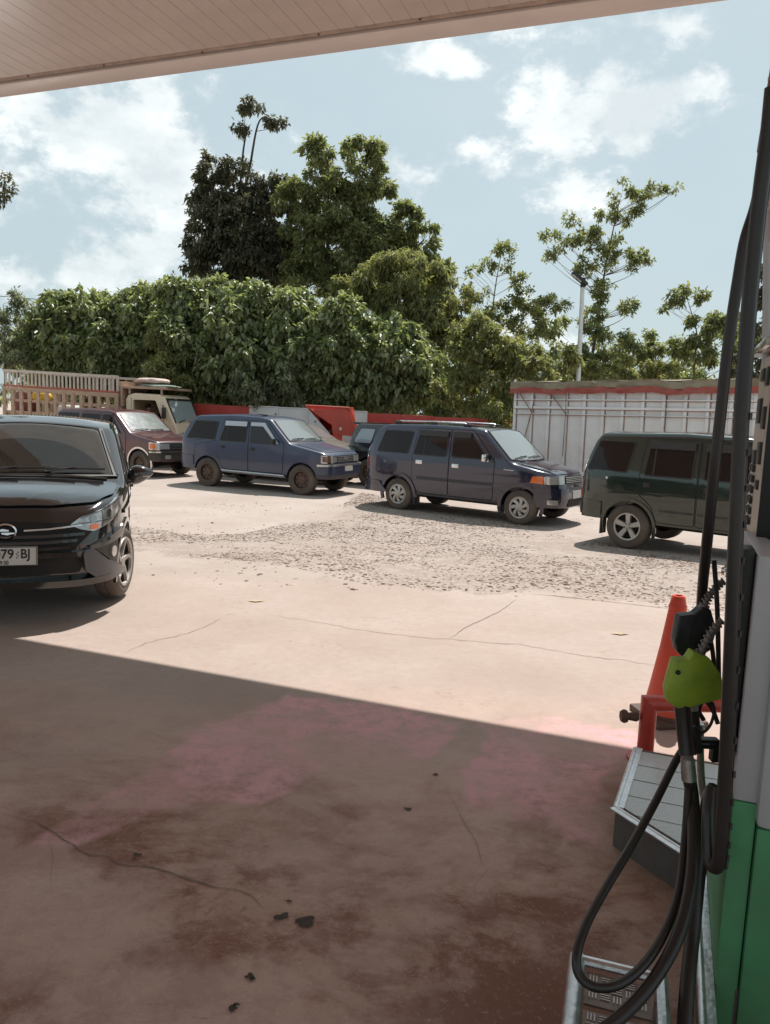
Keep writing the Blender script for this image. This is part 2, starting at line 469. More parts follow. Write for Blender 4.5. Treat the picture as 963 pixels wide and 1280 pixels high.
def wheel(car, parent, x, y, style, R_=.335, w=.2):
    sg = 1 if y > 0 else -1
    root = empty('wheel', (x, y, R_)); root.parent = parent
    key = (style, R_, sg)
    if key not in wheel.cache:
        t = MB(); rr = R_*(.70 if style == 'twist' else .62)
        t.lathe([(rr*.97, -w*.42), (rr, -w*.5), (rr+.02, -w*.52), (R_-.05, -w*.55), (R_-.015, -w*.48), (R_, -w*.38), (R_, -.012), (R_-.008, -.01), (R_-.008, .01), (R_, .012), (R_, w*.38), (R_-.015, w*.48), (R_-.05, w*.55), (rr+.02, w*.52), (rr, w*.5), (rr*.97, w*.42), (rr*.95, 0), (rr*.97, -w*.42)], 40)
        # sidewall lettering ring as fine ribs
        tm = t.mesh('tyre', 40)
        r = MB(); f = sg
        r.lathe([(rr*.97, f*w*.30), (rr*1.0, f*w*.50), (rr*.99, f*w*.54), (rr*.9, f*w*.5), (rr*.88, f*w*.2), (rr*.85, f*w*.1), (.01, f*w*.1)], 40, mi=1)
        r.lathe([(rr*1.01, f*w*.49), (rr*1.0, f*w*.55), (rr*.9, f*w*.52), (rr*.89, f*w*.4)], 40)

        def spoke(a0, wi, wo, ri, ro, hi, ho, sweep=0, mi=0):
            n = 5; vs = []
            for i in range(n):
                tt = i/(n-1); rad = ri+(ro-ri)*tt; a = a0+sweep*tt; ww = wi+(wo-wi)*tt; h = hi+(ho-hi)*tt
                d = Vector((math.cos(a), 0, math.sin(a))); pdn = Vector((-math.sin(a), 0, math.cos(a)))
                for sx, hh in ((-1, h-.03*f), (-.75, h), (.75, h), (1, h-.03*f)): vs.append(d*rad+pdn*ww*sx+Vector((0, hh, 0)))
            fs = [(i*4+k, i*4+k+1, i*4+5+k, i*4+4+k) for i in range(n-1) for k in range(3)]+[(3, 2, 1, 0)]
            r.add(vs, fs, mi)
        hw = f*w*.5
        if style == 'cap':
            r.lathe([(rr*.92, f*w*.44), (rr*.86, f*w*.55), (rr*.8, f*w*.58)], 40)
            for k in range(7):
                spoke(k*2*PI/7+.2, .028, .05, rr*.3, rr*.86, hw*1.15, hw*1.08, .35)
            r.lathe([(rr*.42, f*w*.5), (rr*.38, f*w*.6), (rr*.2, f*w*.66), (.005, f*w*.67)], 24)
        elif style == 'alloy':
            for k in range(5): spoke(k*2*PI/5+PI/2, .035, .05, rr*.12, rr*.93, hw*.8, hw*1.0)
            r.lathe([(rr*.3, f*w*.25), (rr*.28, f*w*.44), (.005, f*w*.46)], 20)
            for k in range(5):
                a = k*2*PI/5+PI/2+.6; r.lathe([(.012, f*w*.3), (.012, f*w*.46), (.002, f*w*.47)], 6, c=(math.cos(a)*rr*.2, 0, math.sin(a)*rr*.2), mi=1)
        elif style == 'twist':
            for k in range(5):
                spoke(k*2*PI/5+.1, .016, .012, rr*.15, rr*.95, hw*.85, hw*1.05, .55); spoke(k*2*PI/5+.5, .020, .016, rr*.15, rr*.95, hw*.8, hw*1.0, -.05)
                spoke(k*2*PI/5+.32, .03, .04, rr*.12, rr*.93, hw*.6, hw*.8, .25, mi=1)
            r.lathe([(rr*.22, f*w*.3), (rr*.2, f*w*.45), (.005, f*w*.47)], 20)
        else:
            r.lathe([(rr*.9, f*w*.2), (rr*.75, f*w*.3), (rr*.5, f*w*.22), (rr*.42, f*w*.34), (rr*.2, f*w*.36), (.005, f*w*.36)], 30)
            for k in range(8):
                a = k*PI/4; r.lathe([(.02, f*w*.27), (.018, f*w*.305), (.001, f*w*.306)], 8, c=(math.cos(a)*rr*.66, 0, math.sin(a)*rr*.66), mi=1)
            for k in range(5):
                a = k*2*PI/5; r.lathe([(.011, f*w*.3), (.011, f*w*.42), (.001, f*w*.43)], 6, c=(math.cos(a)*rr*.3, 0, math.sin(a)*rr*.3))
        wheel.cache[key] = (tm, r.mesh('rim', 30))
    tm, rm = wheel.cache[key]
    tm2, rm2 = tm, rm
    link('tyre', tm2, rubber, root)
    m0 = {'cap': alloy, 'alloy': alloy, 'twist': alloy, 'steel': rust_steel}[style]
    link('rim', rm2, [m0, dark], root)
    root.rotation_euler = (0, 0, 0)
    return root


wheel.cache = {}


def wheels(c, root, style, w=.19, track=None, steer=0):
    y = (track or c.W/2-.11)
    for sx in (-1, 1):
        for sy in (-1, 1):
            o = wheel(c, root, sx*c.wb/2, sy*y, style, c.wr, w)
            if sx > 0 and steer: o.rotation_euler = (0, 0, steer)


def text_mesh(txt, size, thick=.002, spacing=1.0):
    cu = bpy.data.curves.new('t', 'FONT'); cu.body = txt; cu.size = size; cu.extrude = thick; cu.space_character = spacing; cu.resolution_u = 3; cu.offset = size*.022
    o = bpy.data.objects.new('t', cu); COL.objects.link(o); dg = bpy.context.evaluated_depsgraph_get(); dg.update()
    me = bpy.data.meshes.new_from_object(o.evaluated_get(dg)); bpy.data.objects.remove(o); return me


def P(c, root, S, poly, name, m, off=.006, thick=.006, step=.12, outward=None, parent=None, **k):
    return link(name, patch(S, poly, off, thick, step, name, outward), m, parent or root, **k)


OUTF = lambda p: Vector((1, 0, 0)) if abs(p.y) < .45 else Vector((1, p.y, 0))
OUTT = lambda p: Vector((.4, 0, 1))


def arc(cx, cz, r, a0, a1, n=10): return [(cx+r*math.cos(R(a0+(a1-a0)*i/n)), cz+r*math.sin(R(a0+(a1-a0)*i/n))) for i in range(n+1)]


def flare(c, root, sx, m, r0, r1, off=.02, sg=-1, a0=-18, a1=198, name='wheel_arch_trim'):
    poly = Strip(arc(sx*c.wb/2, c.wr, r1, a0, a1, 18), arc(sx*c.wb/2, c.wr, r0, a0, a1, 18))
    return P(c, root, c.side(sg), poly, name, m, off, off+.01, .09)


def mirror_part(root, c, x, z, sg, m, size=(.09, .16, .14), name='wing_mirror'):
    y = sg*(c.W/2*c.prof(z)); b = MB(); b.box((x, y+sg*(.03+size[1]/2), z+.05), size, bev=.03); b.box((x+.02, y+sg*.03, z-.0), (.06, .1, .05), bev=.01)
    return b.build(name, m, root)


def wiper(c, root, x0, y0, x1, y1, m=None):
    S = c.topsurf(); b = MB(); a = [S(x0+(x1-x0)*t, y0+(y1-y0)*t)+Vector((.01, 0, .028)) for t in (0, .25, .5, .75, 1)]
    b.tube(a, .009, 6); b.tube([a[0]-Vector((-.06, 0, .02)), a[2]+Vector((0, 0, .012))], .007, 6)
    return b.build('wiper', m or black_trim, root)


def side_glass(c, root, poly, name='side_window', visor=None, parent=None, frame=black_trim, off=.008, sg=-1, split=None, glass=None):
    """dark frame strip, the pane, and the rain visor of one window"""
    S = c.side(sg); rp = roundpoly(poly, .04)
    cx = sum(p[0] for p in poly)/len(poly); cz = sum(p[1] for p in poly)/len(poly)
    w = P(c, root, S, rp, name, glass or tint, off, .01, .15, parent=parent)
    # seal: ring outside the pane
    big = [(cx+(x-cx)*1.0+.016*(1 if x > cx else -1), cz+(z-cz)*1.0+.016*(1 if z > cz else -1)) for x, z in poly]
    ring = roundpoly(big, .05)
    n = len(ring); bm = bmesh.new()
    out = [bm.verts.new((*p, 0)) for p in ring]; inn = [bm.verts.new((*p, 0)) for p in rp]
    for i in range(n): bm.faces.new((out[i], out[(i+1) % n], inn[(i+1) % n], inn[i]))
    for v in bm.verts: v.co = S(v.co.x, v.co.y)+Vector((0, sg*(off+.004), 0))
    r = bmesh.ops.extrude_face_region(bm, geom=list(bm.faces))
    for v in [g for g in r['geom'] if isinstance(g, bmesh.types.BMVert)]: v.co.y -= sg*.012
    bmesh.ops.recalc_face_normals(bm, faces=list(bm.faces)); sharpen(bm)
    me = bpy.data.meshes.new('window_seal'); bm.to_mesh(me); bm.free(); link('window_seal', me, frame, w)
    if visor:
        zt = max(p[1] for p in poly); xs = [p[0] for p in poly if p[1] > zt-.05]; x0, x1 = min(xs), max(xs)
        xb = [p[0] for p in poly if p[1] < zt-.05]; q = [(x0-.01, zt-.09), (x1+.015, zt-.09), (x1+.015, zt+.02), (x0-.01, zt+.02)]
        P(c, root, S, q, 'rain_visor', visor, off+.03, .02, .2, parent=w)
    if split:
        P(c, root, S, lineal([(split, min(p[1] for p in poly)+.01), (split, max(p[1] for p in poly)-.01)], .02), 'window_divider', black_trim, off+.006, .006, .2, parent=w)
    return w


def shutline(c, root, S, pts, w=.008, name='panel_gap', out=None):
    return P(c, root, S, lineal(pts, w), name, dark, .0025, .003, .15, out)


def door(c, root, poly, m, sg=-1, off=.007):
    """door skin standing 7 mm proud with a dark seal behind its edge"""
    d = P(c, root, c.side(sg), roundpoly(poly, .04), 'door', m, off, off+.002, .09)
    cx = sum(p[0] for p in poly)/len(poly); cz = sum(p[1] for p in poly)/len(poly)
    big = [(x+.012*(1 if x > cx else -1), z+.012*(1 if z > cz else -1)) for x, z in poly]
    P(c, root, c.side(sg), roundpoly(big, .05), 'door_gap_shade', dark, .0025, .003, .09, parent=d)
    return d


def handle(c, root, x, z, sg, m, w=.13, parent=None, cup=True):
    y = sg*c.plan(x)*c.prof(z); b = MB()
    b.box((x, y+sg*.03, z), (w, .02, .03), bev=.008); b.box((x-w*.42, y+sg*.015, z), (.02, .03, .03)); b.box((x+w*.42, y+sg*.015, z), (.02, .03, .03))
    b.box((x, y+sg*.012, z-.0), (w*1.15, .006, .07), bev=.002)
    return b.build('door_handle', m, parent or root)


def plate(c, root, q, z, w=.4, h=.135, S=None, m=None, txt=None, off=.03):
    S = S or c.front(); p = P(c, root, S, roundpoly([(q-w/2, z-h/2), (q+w/2, z-h/2), (q+w/2, z+h/2), (q-w/2, z+h/2)], .01, 2), 'number_plate', m or plate_mat, off, .012, .3, OUTF)
    return p


def underbody(c, root):
    b = MB(); z = c.z0
    b.box((-.1, 0, z-.03), (c.xf-c.xr-1.2, .7, .1)); b.tube([(-c.wb/2, -.6, c.wr), (-c.wb/2, .6, c.wr)], .05, 8); b.box((-c.wb/2, 0, c.wr), (.25, .22, .22), bev=.06)
    b.tube([(c.wb/2, -.6, c.wr-.04), (c.wb/2, .6, c.wr-.04)], .04, 8)
    b.tube([(-.2, .3, z-.08), (-c.wb/2-.5, .35, z-.04), (c.xr+.1, .4, z-.02)], .03, 8)
    b.build('underbody', dark, root)


def place(root, front_px, rear_px=None, heading=None, c=None, sg=-1):
    """stand the vehicle so that its near front tyre touches the ground where the photo shows it"""
    A = gp(*front_px)
    th = heading; h = Vector((math.cos(th), math.sin(th), 0)); l = Vector((-h.y, h.x, 0))
    o = A-h*c.wb/2-l*sg*(c.W/2-.02); root.location = (o.x, o.y, A.z); root.rotation_euler = (0, 0, th)


# ---- navy van
def navy():
    paint = mat('navy_paint', (.017, .017, .042), .16, .25, coat=1, var=.1, dust=.12, dustz=(.2, .8), dustcol=(.13, .095, .10))
    root = empty('parked_van', label='shiny navy blue van with chrome door handles and silver wheel covers beside the gravel', cat='car', group='vans and cars parked in a row on the yard')
    c = Car(-2.36, 2.06, 1.67, [(-2.36, .82), (-2.33, 1.05), (-2.22, 1.22), (-1.95, 1.64), (-1.75, 1.715), (-.6, 1.745), (.25, 1.725), (.52, 1.68), (1.12, 1.13), (1.2, 1.10), (1.9, .97), (2.0, .91), (2.06, .8)], .33, 2.7, .32, nf=5, nr=6, belt=1.12, tum=.20, r=.075, crown=.035, arch=.385, slant=.12)
    place(root, (648, 656), heading=R(-35.4), c=c)
    link('body', c.body_mesh(), [paint, dark], root)
    S = c.side(-1); F = c.front(); T = c.topsurf()
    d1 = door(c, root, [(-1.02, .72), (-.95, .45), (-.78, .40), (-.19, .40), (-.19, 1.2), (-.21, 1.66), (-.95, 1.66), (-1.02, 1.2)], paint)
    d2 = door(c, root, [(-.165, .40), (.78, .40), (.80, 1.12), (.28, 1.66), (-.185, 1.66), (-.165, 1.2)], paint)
    handle(c, root, -.86, 1.0, -1, chrome, parent=d1); handle(c, root, -.03, .98, -1, chrome, parent=d2)
    side_glass(c, root, [(-1.92, 1.16), (-1.16, 1.16), (-1.08, 1.58), (-1.76, 1.58)])
    side_glass(c, root, [(-.99, 1.15), (-.26, 1.15), (-.26, 1.60), (-.90, 1.60)], parent=d1, off=.014, visor=black_trim, split=-.76)
    side_glass(c, root, [(-.12, 1.15), (.66, 1.15), (.24, 1.60), (-.13, 1.60)], parent=d2, off=.014, visor=black_trim)
    # mouldings
    low = mat('navy_moulding', (.028, .026, .04), .45, dust=.35, dustcol=(.17, .13, .12))
    for a, b in ((-.90, -.205), (-.15, .76)): P(c, root, S, roundpoly([(a, .66), (b, .66), (b, .72), (a, .72)], .015), 'side_moulding', low, .02, .02, .2)
    P(c, root, S, [(-.92, .345), (.88, .345), (.88, .385), (-.92, .385)], 'sill_strip', low, .012, .014, .2)
    flare(c, root, -1, paint, .375, .445, .028); flare(c, root, 1, paint, .375, .445, .028)
    for sx in (-1, 1):
        b = MB(); b.box((sx*1.35-(.40 if sx > 0 else -.40)*1, -.72, .30), (.02, .2, .26)); b.build('mudflap', black_trim, root)
    P(c, root, T, roundpoly([(.56, -.63), (1.08, -.72), (1.13, -.35), (1.14, 0), (1.13, .35), (1.08, .72), (.56, .63), (.545, 0)], .05), 'windscreen', shield, .008, .012, .12, OUTT)
    P(c, root, T, lineal([(.535, -.64), (1.085, -.74), (1.15, -.35), (1.16, 0), (1.15, .35), (1.085, .74), (.535, .64)], .03), 'windscreen_seal', black_trim, .012, .014, .1, OUTT)
    wiper(c, root, 1.08, -.1, 1.10, -.62); wiper(c, root, 1.08, .45, 1.11, -.05)
    P(c, root, T, roundpoly([(1.24, -.66), (1.95, -.60), (1.99, 0), (1.95, .60), (1.24, .66)], .06), 'bonnet', paint, .006, .008, .12, OUTT)
    mirror_part(root, c, .66, 1.13, -1, chrome)
    # rails
    b = MB()
    for y in (-.6, .6): b.tube([(-1.62, y, 1.74), (-1.5, y, 1.785), (-.6, y, 1.80), (.0, y, 1.79), (.12, y, 1.74)], .015, 8)
    b.build('roof_rail', alum, root)
    b = MB()
    for y in (-.6, .6):
        for x in (-1.55, .06, -.7): b.box((x, y, 1.76), (.16, .05, .06), bev=.02)
    b.build('rail_foot', black_trim, root)
    for s in (-1, 1):
        P(c, root, F, roundpoly([(s*.42, .78), (s*.86, .77), (s*.86, .915), (s*.42, .93)], .03), 'headlight', lamp_glass, .012, .02, .08, OUTF)
        P(c, root, F, roundpoly([(s*.87, .775), (s*1.12, .79), (s*1.08, .905), (s*.87, .915)], .02), 'indicator', amber, .013, .02, .08, OUTF)
    g = P(c, root, F, roundpoly([(-.39, .78), (.39, .78), (.39, .92), (-.39, .92)], .03), 'grille', dark, .008, .01, .1, OUTF)
    for z in (.80, .83, .86, .89): P(c, root, F, [(-.37, z), (.37, z), (.37, z+.014), (-.37, z+.014)], 'grille_bar', alloy, .02, .012, .3, OUTF, parent=g)
    P(c, root, F, roundpoly([(-1.02, .36), (1.02, .36), (1.04, .6), (1.0, .70), (-1.0, .70), (-1.04, .6)], .04), 'front_bumper', paint, .045, .05, .08, OUTF)
    P(c, root, F, roundpoly([(-.4, .38), (.4, .38), (.35, .5), (-.35, .5)], .03), 'bumper_intake', dark, .055, .01, .1, OUTF)
    for s in (-1, 1): P(c, root, F, roundpoly([(s*.62, .42), (s*.8, .42), (s*.8, .5), (s*.62, .5)], .02), 'fog_light', lamp_glass, .06, .02, .1, OUTF)
    plate(c, root, 0, .58, off=.06)
    P(c, root, S, roundpoly([(1.0, .98), (1.2, .975), (1.2, .99), (1.0, .995)], .005), 'side_badge', alloy, .01, .01, .3)
    # rear corner lamp
    P(c, root, S, roundpoly([(-2.33, .75), (-2.25, .75), (-2.23, 1.02), (-2.29, 1.02)], .01), 'tail_light', red_lens, .01, .012, .1)
    P(c, root, c.rear(), roundpoly([(-.8, .33), (.8, .33), (.8, .56), (-.8, .56)], .03), 'rear_bumper', paint, .05, .06, .1, lambda p: Vector((-1, 0, 0)))
    wheels(c, root, 'cap'); underbody(c, root)


# ---- blue van
def blue():
    paint = mat('matt_blue_paint', (.015, .030, .075), .40, 0, coat=.7, crough=.12, var=.16, vscale=3, bump=.06, bscale=9, dust=.16, dustz=(.2, 1.0), dustcol=(.13, .10, .11))
    root = empty('parked_van', label='dull matt blue van with rusty steel wheels, parked left of the red hopper', cat='car', group='vans and cars parked in a row on the yard')
    c = Car(-2.30, 2.02, 1.66, [(-2.30, .85), (-2.27, 1.08), (-2.2, 1.16), (-1.86, 1.60), (-1.66, 1.695), (-.6, 1.745), (.15, 1.72), (.42, 1.67), (.98, 1.16), (1.06, 1.13), (1.8, 1.0), (1.93, .96), (2.02, .88)], .40, 2.66, .345, nf=10, nr=7, belt=1.13, tum=.17, r=.06, crown=.03, arch=.40, slant=.05)
    place(root, (376, 619), heading=R(-25.5), c=c)
    link('body', c.body_mesh(), [paint, dark], root)
    S = c.side(-1); F = c.front(); T = c.topsurf()
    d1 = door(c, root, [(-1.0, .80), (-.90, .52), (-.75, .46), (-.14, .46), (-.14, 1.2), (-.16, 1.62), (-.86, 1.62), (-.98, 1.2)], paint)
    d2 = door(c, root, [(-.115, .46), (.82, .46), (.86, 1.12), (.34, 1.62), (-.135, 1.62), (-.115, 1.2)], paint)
    handle(c, root, -.86, .98, -1, black_trim, parent=d1, w=.1); handle(c, root, .0, .97, -1, black_trim, parent=d2, w=.1)
    vis = mat('pale_visor', (.42, .46, .52), .25, coat=.5)
    dk = mat('dark_pane', (.02, .018, .02), .12)
    side_glass(c, root, [(-1.98, 1.15), (-1.12, 1.15), (-1.05, 1.56), (-1.72, 1.56)])
    side_glass(c, root, [(-.94, 1.13), (-.21, 1.13), (-.21, 1.57), (-.80, 1.57)], parent=d1, off=.014, visor=vis, split=-.74)
    w = side_glass(c, root, [(-.06, 1.12), (.70, 1.12), (.28, 1.57), (-.07, 1.57)], parent=d2, off=.014, glass=dk)
    P(c, root, S, roundpoly([(-.08, 1.50), (.26, 1.50), (.66, 1.12), (.73, 1.12), (.30, 1.585), (-.08, 1.585)], .01), 'rain_visor', vis, .04, .02, .2, parent=w)
    P(c, root, T, roundpoly([(.47, -.62), (.93, -.70), (.97, 0), (.93, .70), (.47, .62), (.46, 0)], .05), 'windscreen', shield, .008, .012, .12, OUTT)
    P(c, root, T, lineal([(.445, -.63), (.94, -.715), (.99, -.3), (.995, 0), (.99, .3), (.94, .715), (.445, .63)], .028), 'windscreen_seal', black_trim, .012, .014, .1, OUTT)
    wiper(c, root, .93, -.12, .93, -.6); wiper(c, root, .93, .42, .95, -.05)
    P(c, root, T, roundpoly([(1.1, -.68), (1.88, -.70), (1.90, 0), (1.88, .70), (1.1, .68)], .05), 'bonnet', paint, .006, .008, .12, OUTT)
    mirror_part(root, c, .62, 1.14, -1, black_trim, (.08, .13, .12))
    for y in (-.45, .0): 
        b = MB(); b.box((.1 if y else -.35, y-.05, 1.765), (.14, .05, .035), bev=.012); b.build('roof_bracket', black_trim, root)
    b = MB(); b.tube([(-.86, -.86, .43), (.9, -.86, .41)], .022, 10); b.tube([(-.86, -.80, .40), (.9, -.80, .38)], .022, 10); b.build('running_board', alum, root)
    b = MB(); b.lathe([(.055, -.0), (.05, .02), (.001, .02)], 16, c=(-1.55, -.80, .97)); b.build('fuel_flap', black_trim, root)
    b = MB(); b.box((-1.62, -.832, 1.12), (.2, .01, .012)); b.build('side_scratch', black_trim, root)
    fr = chrome
    for s in (-1, 1):
        P(c, root, F, roundpoly([(s*.40, .755), (s*.88, .755), (s*.88, .93), (s*.40, .93)], .012), 'headlight_surround', fr, .012, .018, .1, OUTF)
        P(c, root, F, roundpoly([(s*.42, .775), (s*.64, .775), (s*.64, .912), (s*.42, .912)], .012), 'headlight', lamp_glass, .02, .02, .1, OUTF)
        P(c, root, F, roundpoly([(s*.66, .775), (s*.84, .775), (s*.84, .912), (s*.66, .912)], .012), 'indicator', mat('dull_orange_lens', (.16, .07, .04), .2, coat=1), .02, .02, .08, OUTF)
    g = P(c, root, F, roundpoly([(-.39, .765), (.39, .765), (.39, .925), (-.39, .925)], .01), 'grille', dark, .01, .012, .1, OUTF)
    for z in (.78, .815, .85, .885): P(c, root, F, [(-.38, z), (.38, z), (.38, z+.017), (-.38, z+.017)], 'grille_bar', alloy, .022, .012, .3, OUTF, parent=g)
    P(c, root, F, roundpoly([(-.08, .83), (.08, .83), (.08, .88), (-.08, .88)], .01), 'grille_badge', alloy, .03, .012, .3, OUTF, parent=g)
    P(c, root, F, roundpoly([(-1.0, .50), (1.0, .50), (1.0, .70), (-1.0, .70)], .03), 'front_bumper', paint, .06, .07, .08, OUTF)
    P(c, root, F, roundpoly([(-.95, .685), (.95, .685), (.95, .73), (-.95, .73)], .01), 'bumper_strip', alum, .085, .03, .08, OUTF)
    P(c, root, F, roundpoly([(-.95, .40), (.95, .40), (.95, .50), (-.95, .50)], .03), 'front_valance', mat('grey_blue_valance', (.07, .06, .07), .6), .03, .04, .1, OUTF)
    plate(c, root, .05, .63, w=.36, off=.075)
    P(c, root, S, roundpoly([(-2.28, .50), (-1.74, .50), (-1.74, .72), (-2.28, .74)], .03), 'rear_bumper', paint, .02, .03, .1)
    shutline(c, root, S, [(-1.72, .72), (-1.69, 1.0), (-1.05, 1.12)])
    wheels(c, root, 'steel', .2); underbody(c, root)


# ---- green van
def green():
    paint = mat('dark_green_paint', (.012, .024, .016), .15, .25, coat=1, var=.1, dust=.14, dustz=(.2, .8), dustcol=(.11, .10, .06))
    root = empty('parked_van', label='dark green van with five-spoke silver wheels, parked in front of the tarp-covered truck', cat='car', group='vans and cars parked in a row on the yard')
    c = Car(-2.22, 2.1, 1.7, [(-2.22, .85), (-2.20, 1.08), (-2.17, 1.15), (-1.98, 1.64), (-1.88, 1.745), (-.6, 1.79), (.25, 1.77), (.52, 1.72), (1.08, 1.18), (1.16, 1.15), (1.9, 1.0), (2.02, .96), (2.1, .86)], .40, 2.68, .34, nf=9, nr=9, belt=1.14, tum=.17, r=.06, crown=.03, arch=.40, slant=.05)
    h = R(-40); A = gp(782, 686); hv = Vector((math.cos(h), math.sin(h), 0)); l = Vector((-hv.y, hv.x, 0))
    o = A+hv*c.wb/2+l*(c.W/2-.02); root.location = (o.x, o.y, gz(o.y)); root.rotation_euler = (0, 0, h)
    dz = gz(A.y)-gz(A.y-1.7)
    root.location.z = A.z*.5+gz(o.y)*.5; root.rotation_euler = Matrix.Rotation(h, 3, 'Z').to_euler()
    link('body', c.body_mesh(), [paint, dark], root)
    S = c.side(-1); F = c.front(); T = c.topsurf()
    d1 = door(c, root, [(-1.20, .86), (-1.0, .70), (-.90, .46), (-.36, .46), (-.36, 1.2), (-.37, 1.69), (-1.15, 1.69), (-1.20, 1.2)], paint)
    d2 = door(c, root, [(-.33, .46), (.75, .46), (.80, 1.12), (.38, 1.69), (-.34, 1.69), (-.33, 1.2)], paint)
    side_glass(c, root, [(-2.08, 1.17), (-1.42, 1.17), (-1.33, 1.62), (-1.90, 1.62)])
    side_glass(c, root, [(-1.13, 1.15), (-.44, 1.15), (-.44, 1.63), (-1.08, 1.63)], parent=d1, off=.014, visor=black_trim, split=-1.0)
    side_glass(c, root, [(-.26, 1.15), (.68, 1.15), (.32, 1.63), (-.27, 1.63)], parent=d2, off=.014, visor=black_trim)
    handle(c, root, -1.08, 1.0, -1, black_trim, w=.09, parent=d1); handle(c, root, -.2, 1.0, -1, black_trim, w=.09, parent=d2)
    P(c, root, T, roundpoly([(.57, -.62), (1.03, -.70), (1.07, 0), (1.03, .70), (.57, .62)], .05), 'windscreen', shield, .008, .012, .12, OUTT)
    P(c, root, T, roundpoly([(1.2, -.68), (1.98, -.70), (2.0, 0), (1.98, .70), (1.2, .68)], .05), 'bonnet', paint, .006, .008, .12, OUTT)
    for a, b in ((-.86, -.38), (-.31, .74)): P(c, root, S, roundpoly([(a, .62), (b, .62), (b, .655), (a, .655)], .01), 'side_moulding', black_trim, .014, .014, .2)
    flare(c, root, -1, paint, .395, .44, .02); flare(c, root, 1, paint, .395, .44, .02)
    b = MB(); b.box((-1.34-.43, -.74, .32), (.02, .2, .28)); b.build('mudflap', black_trim, root)
    P(c, root, S, roundpoly([(-2.215, .72), (-2.16, .72), (-2.155, 1.0), (-2.205, 1.0)], .008), 'tail_light', red_lens, .008, .012, .1)
    P(c, root, S, roundpoly([(-2.21, .46), (-1.78, .46), (-1.78, .68), (-2.21, .70)], .03), 'rear_bumper', paint, .025, .035, .1)
    b = MB(); b.lathe([(.02, -.0), (.018, -.02), (.001, -.022)], 12, c=(-1.72, -.825, 1.06)); b.build('lock_barrel', chrome, root)
    b = MB(); b.box((.15, -.856, 1.0), (.04, .01, .04)); b.build('sticker', plate_mat, root)
    for s in (-1, 1): P(c, root, F, roundpoly([(s*.42, .76), (s*.84, .76), (s*.84, .91), (s*.42, .91)], .012), 'headlight', lamp_glass, .02, .02, .1, OUTF)
    P(c, root, F, roundpoly([(-.39, .765), (.39, .765), (.39, .91), (-.39, .91)], .01), 'grille', dark, .01, .012, .1, OUTF)
    P(c, root, F, roundpoly([(-1.0, .42), (1.0, .42), (1.0, .68), (-1.0, .68)], .03), 'front_bumper', black_trim, .06, .07, .08, OUTF)
    mirror_part(root, c, .66, 1.16, -1, black_trim)
    wheels(c, root, 'alloy'); underbody(c, root)


